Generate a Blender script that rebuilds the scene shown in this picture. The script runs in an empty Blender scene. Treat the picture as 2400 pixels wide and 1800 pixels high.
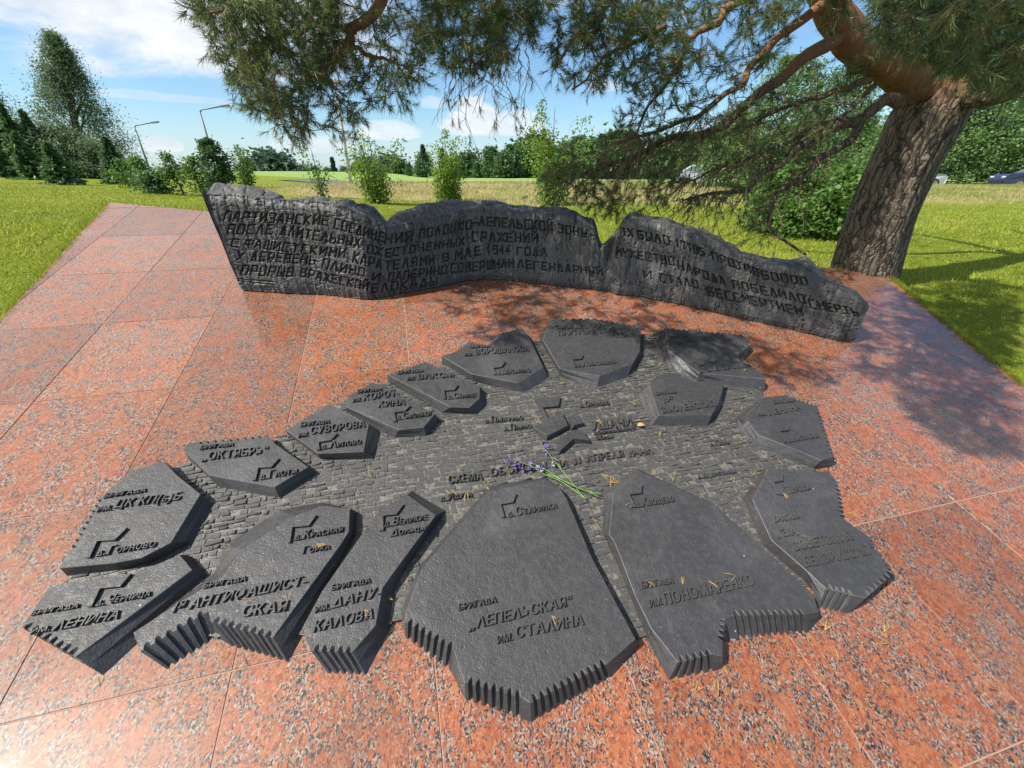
import bpy, math, random
import numpy as np
R = math.radians
sc = bpy.context.scene
col = sc.collection

# ------------------------------------------------------------------ camera
FPX, HORIZON, EYE = 960.0, 408.0, 1.55          # focal length and horizon row for a 2400x1800 frame
PITCH = math.atan((900 - HORIZON) / FPX)
cam_d = bpy.data.cameras.new('camera')
cam_d.sensor_width = 36
cam_d.lens = 36 * FPX / 2400
cam_d.clip_start = 0.05
cam_d.clip_end = 3000
cam = bpy.data.objects.new('camera', cam_d)
cam.location = (0, 0, EYE)
cam.rotation_euler = (math.pi / 2 - PITCH, 0, 0)
col.objects.link(cam)
sc.camera = cam

# ------------------------------------------------------------------ light
SUN_EL, SUN_AZ = R(50), R(-113)                  # azimuth from +Y towards +X
TO_SUN = np.array([math.cos(SUN_EL) * math.sin(SUN_AZ), math.cos(SUN_EL) * math.cos(SUN_AZ), math.sin(SUN_EL)])
sun_d = bpy.data.lights.new('sun', 'SUN')
sun_d.energy = 5.0
sun_d.angle = R(0.53)
sun_d.color = (1.0, 0.95, 0.86)
sun = bpy.data.objects.new('sun', sun_d)
from mathutils import Vector
sun.rotation_euler = Vector(TO_SUN).to_track_quat('Z', 'Y').to_euler()
col.objects.link(sun)

sc.view_settings.view_transform = 'Standard'
sc.view_settings.look = 'None'
sc.view_settings.gamma = 1
sc.view_settings.exposure = 0.66
sc.render.engine = 'CYCLES'
try:
    sc.cycles.max_bounces = 6
    sc.cycles.transparent_max_bounces = 4
    sc.cycles.use_denoising = True
    sc.cycles.sample_clamp_indirect = 6
except Exception:
    pass


class NT:
    """small helper for writing node trees as expressions"""
    def __init__(self, tree):
        self.t = tree
        self.n = tree.nodes
        self.l = tree.links

    def node(self, typ, **kw):
        nd = self.n.new(typ)
        for k, v in kw.items():
            setattr(nd, k, v)
        return nd

    def set(self, sock, v):
        if hasattr(v, 'links'):
            self.l.new(v, sock)
        else:
            sock.default_value = v

    def math(self, op, a, b=None, c=None, clamp=False):
        nd = self.node('ShaderNodeMath', operation=op, use_clamp=clamp)
        for i, v in enumerate((a, b, c)):
            if v is not None:
                self.set(nd.inputs[i], v)
        return nd.outputs[0]

    def vmath(self, op, a, b=None):
        nd = self.node('ShaderNodeVectorMath', operation=op)
        self.set(nd.inputs[0], a)
        if b is not None:
            self.set(nd.inputs[1], b)
        return nd.outputs[0]

    def smooth(self, x, a, b, lo=0.0, hi=1.0):
        nd = self.node('ShaderNodeMapRange', interpolation_type='SMOOTHSTEP')
        self.set(nd.inputs[0], x)
        nd.inputs[1].default_value = a
        nd.inputs[2].default_value = b
        nd.inputs[3].default_value = lo
        nd.inputs[4].default_value = hi
        return nd.outputs[0]

    def noise(self, vec, scale, detail=4, rough=0.55, dist=0.0):
        nd = self.node('ShaderNodeTexNoise')
        self.set(nd.inputs['Vector'], vec)
        nd.inputs['Scale'].default_value = scale
        nd.inputs['Detail'].default_value = detail
        nd.inputs['Roughness'].default_value = rough
        nd.inputs['Distortion'].default_value = dist
        return nd.outputs['Fac']

    def voro(self, vec, scale, feature='F1', out='Distance', rnd=1.0):
        nd = self.node('ShaderNodeTexVoronoi', feature=feature)
        self.set(nd.inputs['Vector'], vec)
        nd.inputs['Scale'].default_value = scale
        nd.inputs['Randomness'].default_value = rnd
        return nd.outputs[out]

    def mix(self, fac, a, b):
        nd = self.node('ShaderNodeMix', data_type='RGBA')
        self.set(nd.inputs[0], fac)
        for s, v in ((nd.inputs[6], a), (nd.inputs[7], b)):
            if not hasattr(v, 'links') and len(v) == 3:
                v = (*v, 1)
            self.set(s, v)
        return nd.outputs[2]

    def ramp(self, fac, stops, interp='LINEAR'):
        nd = self.node('ShaderNodeValToRGB')
        self.set(nd.inputs[0], fac)
        cr = nd.color_ramp
        cr.interpolation = interp
        while len(cr.elements) < len(stops):
            cr.elements.new(0.5)
        for e, (p, c) in zip(cr.elements, stops):
            e.position = p
            e.color = (*c, 1)
        return nd.outputs[0]

    def bump(self, h, strength, dist, normal=None):
        nd = self.node('ShaderNodeBump')
        nd.inputs['Strength'].default_value = strength
        nd.inputs['Distance'].default_value = dist
        self.set(nd.inputs['Height'], h)
        if normal is not None:
            self.set(nd.inputs['Normal'], normal)
        return nd.outputs[0]

    def attr(self, name, out='Fac'):
        return self.node('ShaderNodeAttribute', attribute_name=name).outputs[out]


# ------------------------------------------------------------------ sky
world = bpy.data.worlds.new('World')
sc.world = world
world.use_nodes = True
w = NT(world.node_tree)
w.n.clear()
out = w.node('ShaderNodeOutputWorld')
bg = w.node('ShaderNodeBackground')
bg.inputs['Strength'].default_value = 0.088
sky = w.node('ShaderNodeTexSky', sky_type='NISHITA')
sky.sun_disc = False
sky.sun_elevation = SUN_EL
sky.sun_rotation = SUN_AZ % (2 * math.pi)
sky.air_density = 1.0
sky.dust_density = 0.6
sky.ozone_density = 2.5
geo = w.node('ShaderNodeTexCoord').outputs['Generated']
sep = w.node('ShaderNodeSeparateXYZ')
w.l.new(geo, sep.inputs[0])
X, Y, Z = sep.outputs
az = w.math('MULTIPLY', w.math('ARCTAN2', X, Y), 57.2958)
el = w.math('MULTIPLY', w.math('ARCSINE', Z), 57.2958)
cv = w.node('ShaderNodeCombineXYZ')
w.set(cv.inputs[0], w.math('MULTIPLY', az, 0.05))
w.set(cv.inputs[1], w.math('MULTIPLY', el, 0.11))
big = w.noise(cv.outputs[0], 1.6, 7, 0.58, 0.3)
fine = w.noise(cv.outputs[0], 5.0, 6, 0.6, 0.2)
# the wide cloud bank on the left, above about nine degrees
edge = w.math('ADD', el, w.math('MULTIPLY', w.math('SUBTRACT', big, 0.5), 16.0))
bank = w.math('MULTIPLY', w.smooth(edge, 8.0, 11.5), w.smooth(w.math('ADD', az, w.math('MULTIPLY', big, 20)), 4.0, -14.0))
# broken cloud elsewhere higher up
high = w.math('MULTIPLY', w.smooth(big, 0.50, 0.66), w.smooth(el, 11.0, 20.0))


def puff(a0, e0, ra, re):
    da = w.math('DIVIDE', w.math('SUBTRACT', az, a0), ra)
    de = w.math('SUBTRACT', el, e0)
    up = w.math('DIVIDE', w.math('MAXIMUM', de, 0.0), re)
    dn = w.math('DIVIDE', w.math('MINIMUM', de, 0.0), re * 0.35)
    r2 = w.math('ADD', w.math('MULTIPLY', da, da), w.math('ADD', w.math('MULTIPLY', up, up), w.math('MULTIPLY', dn, dn)))
    v = w.math('ADD', r2, w.math('MULTIPLY', w.math('SUBTRACT', fine, 0.5), 2.2))
    return w.smooth(v, 1.0, 0.55)


dens = w.math('MAXIMUM', bank, w.math('MULTIPLY', high, 0.8))
for p, k in (((-4.5, 5.0, 4.2, 3.2), 0.95), ((0.5, 4.8, 4.0, 2.2), 0.75), ((-14.5, 4.0, 4.2, 1.6), 0.7), ((-36.5, 2.2, 2.0, 1.1), 0.75),
             ((-22.5, 2.6, 6.0, 1.3), 0.5), ((10.5, 8.5, 2.4, 1.0), 0.5), ((-9.0, 7.0, 1.8, 1.0), 0.45), ((-36.0, 6.3, 7.0, 0.6), 0.35)):
    dens = w.math('MAXIMUM', dens, w.math('MULTIPLY', puff(*p), k))
lowhaze = w.smooth(el, 7.0, 0.0, 0.0, 0.55)
shade = w.smooth(w.math('ADD', fine, w.math('MULTIPLY', big, 0.6)), 0.55, 1.05)
ccol = w.mix(shade, (5.6, 6.0, 6.6), (7.6, 7.75, 7.9))
blue = w.mix(1.0, sky.outputs[0], sky.outputs[0])
tint = w.node('ShaderNodeMix', data_type='RGBA', blend_type='MULTIPLY')
tint.inputs[0].default_value = 1.0
w.l.new(sky.outputs[0], tint.inputs[6])
tint.inputs[7].default_value = (0.92, 1.12, 1.22, 1)
skyc = w.mix(lowhaze, tint.outputs[2], (5.2, 6.1, 6.9))
final = w.mix(w.math('MULTIPLY', dens, 0.94), skyc, ccol)
w.l.new(final, bg.inputs['Color'])
w.l.new(bg.outputs[0], out.inputs[0])

# ------------------------------------------------------------------ geometry frame
CAM = np.array([0, 0, EYE])
cp, sp = math.cos(PITCH), math.sin(PITCH)
SLOPE, PAZ = 0.26, R(-14)                       # the platform climbs away from the viewer
PN = np.array([-SLOPE * math.sin(PAZ), -SLOPE * math.cos(PAZ), 1.0])
PN /= np.linalg.norm(PN)
EV = np.array([math.sin(PAZ), math.cos(PAZ), SLOPE])
EV /= np.linalg.norm(EV)
EU = np.cross(EV, PN)
UP = np.array([0, 0, 1.0])


def ray(px, py):
    x, y = px - 1200.0, 900.0 - py
    return np.array([x, FPX * cp + y * sp, -FPX * sp + y * cp])


def plane(px, py, h=0.0):
    d = ray(px, py)
    return CAM + d * ((h - CAM @ PN) / (d @ PN))


def UV(u, v, h=0.0):
    return EU * u + EV * v + PN * h


def at(px, py, Yd):
    d = ray(px, py)
    return CAM + d * (Yd / d[1])


def project(P):
    P = np.asarray(P, float) - CAM
    zc = P[..., 1] * cp - P[..., 2] * sp
    yc = P[..., 1] * sp + P[..., 2] * cp
    return 1200 + FPX * P[..., 0] / zc, 900 - FPX * yc / zc


FR = {'a': (0, 1050, .3617), 'b': (400, 800, .31646), 'c': (1400, 720, .27125), 'd': (900, 720, .27125), 'e': (700, 1100, .3617),
      'f': (1350, 1050, .3617), 'g': (1650, 850, .226), '4': (400, 400, .27125), '5': (850, 400, .27125), '6': (1350, 400, .3617),
      '3': (1600, 0, .3617), '2': (800, 0, .3617), '1': (0, 0, .3617)}


def fp(fr, x, y):
    a = FR[fr]
    return a[0] + x * a[2], a[1] + y * a[2]


# ------------------------------------------------------------------ object helpers
ROOT = {}


def tag(o, label=None, cat=None, group=None, kind=None):
    if label: o['label'] = label
    if cat: o['category'] = cat
    if group: o['group'] = group
    if kind: o['kind'] = kind
    return o


def thing(name, loc, label, cat, group=None):
    o = bpy.data.objects.new(name, None)
    o.empty_display_size = 0.1
    o.location = tuple(float(v) for v in loc)
    col.objects.link(o)
    ROOT[o.name] = np.array(o.location, float)
    return tag(o, label, cat, group)


def rootloc(o):
    while o is not None:
        if o.name in ROOT:
            return ROOT[o.name]
        o = o.parent
    return np.zeros(3)


class MB:
    """collects world-space faces; build() links them as one mesh object"""
    def __init__(self):
        self.v, self.f, self.a, self.n = [], [], [], 0

    def add(self, V, F, a=0.5):
        V = np.asarray(V, float).reshape(-1, 3)
        self.v.append(V)
        for f in F:
            self.f.append(tuple(int(i) + self.n for i in f))
        self.a.extend([a] * len(F))
        self.n += len(V)

    def box(self, c, s, rot=None, a=0.5):
        V = np.array([[x, y, z] for x in (-.5, .5) for y in (-.5, .5) for z in (-.5, .5)]) * np.asarray(s, float)
        if rot is not None: V = V @ np.asarray(rot).T
        self.add(V + np.asarray(c, float), [(0, 1, 3, 2), (4, 6, 7, 5), (0, 4, 5, 1), (2, 3, 7, 6), (0, 2, 6, 4), (1, 5, 7, 3)], a)

    def tube(self, P, rad, seg=6, a=0.5, cap=True):
        P = np.asarray(P, float)
        n = len(P)
        rad = np.broadcast_to(np.asarray(rad, float), (n,))
        T = np.gradient(P, axis=0)
        T /= np.linalg.norm(T, axis=1)[:, None] + 1e-12
        ref = np.array([0.31, 0.2, 0.93]) if abs(T[0] @ np.array([0.31, 0.2, 0.93])) < .9 else np.array([1., 0, 0])
        V = []
        s = ref - T[0] * (ref @ T[0])
        for i in range(n):
            s = s - T[i] * (s @ T[i])
            s /= np.linalg.norm(s) + 1e-12
            b = np.cross(T[i], s)
            for k in range(seg):
                t = 2 * math.pi * k / seg
                V.append(P[i] + rad[i] * (math.cos(t) * s + math.sin(t) * b))
        F = [(i * seg + k, i * seg + (k + 1) % seg, (i + 1) * seg + (k + 1) % seg, (i + 1) * seg + k) for i in range(n - 1) for k in range(seg)]
        if cap:
            F += [tuple(range(seg - 1, -1, -1)), tuple((n - 1) * seg + k for k in range(seg))]
        self.add(V, F, a)

    def build(self, name, mat, parent=None, smooth=False):
        return mesh(name, np.concatenate(self.v), self.f, mat, parent, smooth, self.a)


def mesh(name, V, F, mat, parent=None, smooth=False, tint=None):
    V = np.asarray(V, float) - rootloc(parent)
    me = bpy.data.meshes.new(name)
    if isinstance(F, np.ndarray):
        nf, k = F.shape
        me.vertices.add(len(V))
        me.vertices.foreach_set('co', V.astype(np.float32).ravel())
        me.loops.add(nf * k)
        me.loops.foreach_set('vertex_index', F.astype(np.int32).ravel())
        me.polygons.add(nf)
        me.polygons.foreach_set('loop_start', np.arange(0, nf * k, k, dtype=np.int32))
        me.update(calc_edges=True)
    else:
        me.from_pydata(V.tolist(), [], F)
    if tint is not None:
        at_ = me.attributes.new('tint', 'FLOAT', 'FACE')
        at_.data.foreach_set('value', np.asarray(tint, np.float32))
    if smooth:
        me.polygons.foreach_set('use_smooth', [True] * len(me.polygons))
    me.validate()
    me.update()
    me.materials.append(mat)
    o = bpy.data.objects.new(name, me)
    col.objects.link(o)
    if parent is not None: o.parent = parent
    return o


def dup(o, loc, rotz=0.0, scale=1.0, parent=None):
    c = o.copy()
    col.objects.link(c)
    c.parent = parent
    if parent is None:
        c.location = tuple(loc)
        c.rotation_euler = (0, 0, rotz)
        c.scale = (scale,) * 3
    for ch in list(o.children):
        dup(ch, None, parent=c)
    return c


# ------------------------------------------------------------------ value noise
def vnoise(x, y, seed=0):
    xi, yi = np.floor(x).astype(np.int64), np.floor(y).astype(np.int64)
    xf, yf = x - xi, y - yi
    xf, yf = xf * xf * (3 - 2 * xf), yf * yf * (3 - 2 * yf)

    def h(a, b):
        n = (a * 374761393 + b * 668265263 + seed * 974634777) & 0x7fffffff
        n = ((n ^ (n >> 13)) * 1274126177) & 0x7fffffff
        return ((n ^ (n >> 16)) & 0xffff) / 65535.0
    return (h(xi, yi) * (1 - xf) + h(xi + 1, yi) * xf) * (1 - yf) + (h(xi, yi + 1) * (1 - xf) + h(xi + 1, yi + 1) * xf) * yf


def fbm(x, y, seed=0, octv=4):
    s, a, t = 0, 1.0, 0
    for o in range(octv):
        s = s + a * (vnoise(x * 2 ** o, y * 2 ** o, seed + o) - .5)
        t += a
        a *= .5
    return s / t


def sstep(x, a, b):
    t = np.clip((np.asarray(x, float) - a) / (b - a), 0, 1)
    return t * t * (3 - 2 * t)


# ------------------------------------------------------------------ materials
def new_mat(name):
    m = bpy.data.materials.new(name)
    m.use_nodes = True
    t = NT(m.node_tree)
    t.n.clear()
    o = t.node('ShaderNodeOutputMaterial')
    p = t.node('ShaderNodeBsdfPrincipled')
    t.l.new(p.outputs[0], o.inputs[0])
    return m, t, p, o


def simple(name, c, rough=0.6, metal=0.0, var=0.15, nscale=8.0, bumpd=0.0, bscale=60.0, spec=0.5):
    m, t, p, o = new_mat(name)
    co = t.node('ShaderNodeTexCoord').outputs['Object']
    n = t.noise(co, nscale, 5)
    c = np.array(c)
    t.set(p.inputs['Base Color'], t.mix(n, tuple(c * (1 - var)), tuple(np.minimum(c * (1 + var), 1))))
    p.inputs['Roughness'].default_value = rough
    p.inputs['Metallic'].default_value = metal
    p.inputs['Specular IOR Level'].default_value = spec
    if bumpd:
        t.set(p.inputs['Normal'], t.bump(t.noise(co, bscale, 6, .6), 0.6, bumpd))
    return m


def leaf_mat(name, dark, light, trans=0.35, rough=0.5):
    m, t, p, o = new_mat(name)
    f = t.attr('tint')
    c = t.mix(f, dark, light)
    t.set(p.inputs['Base Color'], c)
    p.inputs['Roughness'].default_value = rough
    p.inputs['Specular IOR Level'].default_value = 0.35
    if trans:
        tr = t.node('ShaderNodeBsdfTranslucent')
        t.set(tr.inputs[0], t.mix(0.45, c, light))
        mx = t.node('ShaderNodeMixShader')
        mx.inputs[0].default_value = trans
        t.l.new(p.outputs[0], mx.inputs[1])
        t.l.new(tr.outputs[0], mx.inputs[2])
        t.l.new(mx.outputs[0], o.inputs[0])
    return m


def iron_mat(name, base, rough, pit=0.0012):
    m, t, p, o = new_mat(name)
    co = t.node('ShaderNodeTexCoord').outputs['Object']
    n1 = t.noise(co, 4.0, 6, .6)
    n2 = t.noise(co, 45.0, 6, .65)
    dust = t.smooth(t.noise(co, 130.0, 3, .7), 0.64, 0.74)
    b = np.array(base)
    c = t.mix(n1, tuple(b * .75), tuple(b * 1.25))
    c = t.mix(t.math('MULTIPLY', t.smooth(n2, .5, .75), .35), c, tuple(b * 1.9))
    smear = t.smooth(t.noise(co, 2.6, 9, .72, .6), .48, .68)
    c = t.mix(t.math('MULTIPLY', smear, .38), c, tuple(b * 2.6))
    spot = t.math('LESS_THAN', t.voro(co, 15.0), .045)
    c = t.mix(t.math('MULTIPLY', spot, t.math('GREATER_THAN', n1, .55)), c, (.36, .36, .34))
    c = t.mix(t.math('MULTIPLY', dust, 0.40), c, (.34, .33, .30))
    c = t.mix(t.math('MULTIPLY', t.smooth(t.attr('tint'), .6, 1.0), t.smooth(n1, .3, .6, .25, .9)), c, tuple(b * 3.6))
    t.set(p.inputs['Base Color'], c)
    t.set(p.inputs['Roughness'], t.smooth(n2, .3, .7, rough - .10, rough + .20))
    p.inputs['Specular IOR Level'].default_value = 0.48
    h = t.math('ADD', t.math('MULTIPLY', n2, .7), t.math('MULTIPLY', t.noise(co, 190.0, 3, .6), .5))
    h = t.math('ADD', h, t.math('MULTIPLY', t.noise(co, 12.0, 3), 1.2))
    t.set(p.inputs['Normal'], t.bump(h, 0.9, pit))
    return m


IRON = iron_mat('cast_iron', (.040, .039, .041), .44, .004)
IRON_TEXT = iron_mat('cast_iron_lettering', (.050, .049, .050), .42, .001)
WALL_M = iron_mat('cast_wall', (.066, .064, .062), .5, .004)


def plate_mat():
    m, t, p, o = new_mat('cast_plate')
    co = t.node('ShaderNodeTexCoord').outputs['Object']
    n1 = t.noise(co, 5.0, 6, .6)
    n2 = t.noise(co, 60.0, 6, .65)
    f = t.attr('tint')
    c = t.mix(n1, (.038, .038, .039), (.074, .072, .070))
    c = t.mix(t.math('MULTIPLY', f, t.smooth(n2, .35, .65)), c, (.24, .22, .18))
    t.set(p.inputs['Base Color'], c)
    p.inputs['Roughness'].default_value = .5
    t.set(p.inputs['Normal'], t.bump(t.math('ADD', n2, t.noise(co, 170.0, 3)), 0.8, .002))
    return m


PLATE = plate_mat()


def granite_mat():
    m, t, p, o = new_mat('red_granite')
    co = t.node('ShaderNodeTexCoord').outputs['Object']
    mp = t.node('ShaderNodeMapping')
    mp.inputs['Scale'].default_value = (1.3, .85, 1.0)
    mp.inputs['Rotation'].default_value = (0, 0, R(12))
    t.l.new(co, mp.inputs[0])
    co = mp.outputs[0]
    wob = t.node('ShaderNodeTexNoise')
    t.set(wob.inputs['Vector'], co)
    wob.inputs['Scale'].default_value = 55
    wv = t.vmath('SCALE', t.vmath('SUBTRACT', wob.outputs['Color'], (.5, .5, .5)), None)
    wv.node.inputs['Scale'].default_value = 0.016
    cw = t.vmath('ADD', co, wv)
    cell = t.voro(cw, 68.0, 'F1', 'Color')
    cs = t.node('ShaderNodeSeparateColor')
    t.l.new(cell, cs.inputs[0])
    fine = t.voro(cw, 205.0, 'F1', 'Color')
    fs = t.node('ShaderNodeSeparateColor')
    t.l.new(fine, fs.inputs[0])
    cloud = t.noise(co, 11.0, 5, .65)
    red = t.mix(cs.outputs[0], (.20, .044, .017), (.335, .098, .036))
    red = t.mix(t.math('MULTIPLY', t.smooth(cs.outputs[1], .6, 1.0), .75), red, (.28, .125, .048))
    red = t.mix(t.math('MULTIPLY', t.smooth(cs.outputs[2], .7, 1.0), .7), red, (.16, .030, .014))
    red = t.mix(t.math('MULTIPLY', fs.outputs[1], .45), red, (.29, .125, .066))
    # grey, black and pale grains gather between the large red crystals
    vd = t.voro(cw, 40.0, 'DISTANCE_TO_EDGE')
    gate = t.smooth(t.math('ADD', t.math('MULTIPLY', vd, 1.8), t.math('MULTIPLY', t.math('SUBTRACT', .5, cloud), 2.2)), .25, .12)
    grain = t.ramp(fs.outputs[0], [(0.0, (.022, .020, .021)), (.32, (.07, .06, .056)), (.43, (.17, .14, .125)), (.58, (.30, .235, .19)), (.76, (.26, .10, .05)), (1.0, (.12, .10, .095))], 'CONSTANT')
    c = t.mix(t.math('MULTIPLY', gate, .95), red, grain)
    spark = t.math('GREATER_THAN', fs.outputs[2], .90)
    c = t.mix(t.math('MULTIPLY', spark, .4), c, (.34, .25, .19))
    dk = t.math('LESS_THAN', fs.outputs[2], .08)
    c = t.mix(t.math('MULTIPLY', dk, .8), c, (.045, .038, .038))
    f = t.attr('tint')
    hs = t.node('ShaderNodeHueSaturation')
    t.set(hs.inputs['Value'], t.smooth(f, 0, 1, .80, 1.14))
    t.set(hs.inputs['Color'], c)
    st = t.noise(t.node('ShaderNodeTexCoord').outputs['Object'], 1.3, 8, .68)
    cc = t.mix(t.math('MULTIPLY', t.smooth(st, .50, .72), .32), hs.outputs[0], (.25, .165, .135))
    cc = t.mix(t.math('MULTIPLY', t.smooth(st, .46, .30), .30), cc, (.10, .040, .025))
    t.set(p.inputs['Base Color'], cc)
    stain = t.noise(t.node('ShaderNodeTexCoord').outputs['Object'], 1.7, 7, .7)
    t.set(p.inputs['Roughness'], t.smooth(stain, .3, .7, .30, .46))
    p.inputs['Specular IOR Level'].default_value = .30
    p.inputs['Coat Weight'].default_value = .62
    t.set(p.inputs['Coat Roughness'], t.smooth(t.noise(co, 9.0, 5, .6), .3, .7, .05, .13))
    t.set(p.inputs['Normal'], t.bump(t.noise(co, 6.0, 2), .12, .004))
    return m


GRANITE = granite_mat()
GROUT = simple('pale_joint_mortar', (.33, .20, .15), .9)

# ------------------------------------------------------------------ terrain
def ground_z(x, y):
    x, y = np.asarray(x, float), np.asarray(y, float)
    along = y * math.cos(PAZ) + x * math.sin(PAZ)
    zp = SLOPE * along - 0.035
    lx = sstep(x + (y - 5) * .25, -4.2, 1.0)
    g = (1.20 - .045 * np.clip(y - 5, 0, 10)) * (1 - lx) + .60 * lx
    g = g + .75 * np.clip((-x - 7) / 16, 0, 1.4) * sstep(y, 4, 14) + .5 * np.clip((-x - 6) / 6, 0, 1) * sstep(y, 6, 1) * 0
    emb = sstep(y + .6 * np.sin(x * .35), 15.0, 27.0) * sstep(x, -16, -7)
    top = 1.08 - .16 * sstep(x, 6, 22)
    g = g * (1 - emb) + top * emb
    g = g - .28 * sstep(y, 28, 30) * sstep(x, -16, -7) + .10 * sstep(y, 44, 70)
    k = .12
    h = np.clip(.5 + .5 * (g - zp) / k, 0, 1)
    z = g * (1 - h) + zp * h - k * h * (1 - h)
    far = sstep(y, 5, 12)
    return z + .05 * fbm(x * .5, y * .5, 3) * far + .35 * fbm(x * .02, y * .02, 9) * sstep(y, 60, 200)


def ground_pt(px, py, lo=2.0, hi=400.0):
    """first place where the sight line of a pixel meets the terrain"""
    d = ray(px, py)
    d = d / d[1]
    ys = np.geomspace(lo, hi, 1500)
    P = CAM[None] + d[None] * ys[:, None]
    hit = np.nonzero(P[:, 2] <= ground_z(P[:, 0], P[:, 1]))[0]
    return P[hit[0]] if len(hit) else P[-1]


def on_ground(x, y):
    return np.array([x, y, float(ground_z(x, y))])


def terrain():
    # graded grid: dense near, stretching to the horizon
    def axis(m, n, p):
        t = np.linspace(-1, 1, n)
        return np.sign(t) * np.abs(t) ** p * m
    xs = axis(900, 521, 2.6)
    ys = np.concatenate([np.linspace(-12, 34, 300)[:-1], 34 + np.linspace(0, 1, 90) ** 2.4 * 1600])
    Xg, Yg = np.meshgrid(xs, ys)
    Zg = ground_z(Xg, Yg)
    n, mcol = Xg.shape
    V = np.stack([Xg, Yg, Zg], -1).reshape(-1, 3)
    idx = np.arange(n * mcol).reshape(n, mcol)
    F = np.stack([idx[:-1, :-1], idx[:-1, 1:], idx[1:, 1:], idx[1:, :-1]], -1).reshape(-1, 4)
    m, t, p, o = new_mat('meadow_ground')
    co = t.node('ShaderNodeTexCoord').outputs['Object']
    sx = t.node('ShaderNodeSeparateXYZ')
    t.l.new(co, sx.inputs[0])
    n1 = t.noise(co, .55, 5, .6)
    n2 = t.noise(co, 5.0, 6, .65)
    n3 = t.noise(co, 38.0, 4, .7)
    lawn = t.mix(n2, (.150, .205, .016), (.26, .29, .034))
    lawn = t.mix(t.smooth(n1, .50, .68), lawn, (.27, .25, .06))
    lawn = t.mix(t.math('MULTIPLY', n3, .5), lawn, (.115, .175, .016))
    dry = t.mix(n2, (.33, .25, .115), (.47, .375, .20))
    dry = t.mix(t.smooth(t.math('ADD', n1, t.math('MULTIPLY', n2, .5)), .66, .90), dry, (.20, .25, .05))
    dry = t.mix(t.math('MULTIPLY', t.smooth(n3, .5, .7), .5), dry, (.20, .13, .05))
    yy, xx = sx.outputs[1], sx.outputs[0]
    wig = t.math('MULTIPLY', t.math('SUBTRACT', t.noise(co, .22, 5, .6), .5), 17.0)
    dm = t.math('MULTIPLY', t.smooth(t.math('ADD', yy, wig), 14.0, 20.0), t.smooth(xx, -13.0, -7.5))
    c = t.mix(t.math('MULTIPLY', dm, t.smooth(n2, .25, .5, .55, 1.0)), lawn, dry)
    field = t.mix(n1, (.20, .30, .085), (.27, .36, .11))
    c = t.mix(t.smooth(yy, 37.0, 42.0), c, field)
    t.set(p.inputs['Base Color'], c)
    p.inputs['Roughness'].default_value = .95
    p.inputs['Specular IOR Level'].default_value = .1
    t.set(p.inputs['Normal'], t.bump(t.math('ADD', n3, n2), 1.0, .05))
    o = mesh('ground', V, F, m, None, True)
    tag(o, 'mown lawn rising to a dry grassy bank and a pale green field', 'ground', kind='structure')
    # the road on top of the bank
    xs = np.linspace(-16, 90, 160)
    rows = []
    for yo in (31.0, 33.0, 35.0, 37.0):
        rows.append(np.stack([xs, np.full_like(xs, yo), ground_z(xs, np.full_like(xs, yo)) + .05], -1))
    V = np.concatenate(rows)
    k = len(xs)
    F = [(r * k + i, r * k + i + 1, (r + 1) * k + i + 1, (r + 1) * k + i) for r in range(3) for i in range(k - 1)]
    tag(mesh('road', V, F, simple('worn_asphalt', (.10, .10, .105), .9, bumpd=.01), None, True), 'grey asphalt road along the top of the bank', 'road', kind='structure')


def in_poly(x, y, poly):
    x, y = np.asarray(x, float), np.asarray(y, float)
    r = np.zeros(x.shape, bool)
    for i in range(len(poly)):
        x0, y0 = poly[i]
        x1, y1 = poly[i - 1]
        c = ((y0 > y) != (y1 > y)) & (x < (x1 - x0) * (y - y0) / (y1 - y0 + 1e-12) + x0)
        r ^= c
    return r


# ------------------------------------------------------------------ platform
def uvp(px, py):
    q = plane(px, py)
    return float(q @ EU), float(q @ EV)


_A, _L, _B, _C, _D = uvp(255, 474), uvp(0, 749), uvp(1930, 637), uvp(2072, 640), uvp(2400, 906)
PLAT = [(_L[0] + (_L[0] - _A[0]) / (_A[1] - _L[1]) * (_L[1] + .55), -.55), _A, _C, _D,
        (_D[0] - (_C[0] - _D[0]) / (_C[1] - _D[1]) * (_D[1] + .55), -.55)]


def clip_convex(poly, clip):
    area = sum(clip[i - 1][0] * clip[i][1] - clip[i][0] * clip[i - 1][1] for i in range(len(clip)))
    cl = clip if area > 0 else clip[::-1]
    outp = list(poly)
    for i in range(len(cl)):
        a, b = cl[i - 1], cl[i]
        inp, outp = outp, []
        side = lambda p: (b[0] - a[0]) * (p[1] - a[1]) - (b[1] - a[1]) * (p[0] - a[0])
        for k in range(len(inp)):
            p, q = inp[k - 1], inp[k]
            sp_, sq = side(p), side(q)
            if (sp_ >= 0) != (sq >= 0):
                t = sp_ / (sp_ - sq)
                outp.append((p[0] + t * (q[0] - p[0]), p[1] + t * (q[1] - p[1])))
            if sq >= 0: outp.append(q)
        if not outp: return []
    return outp


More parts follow.
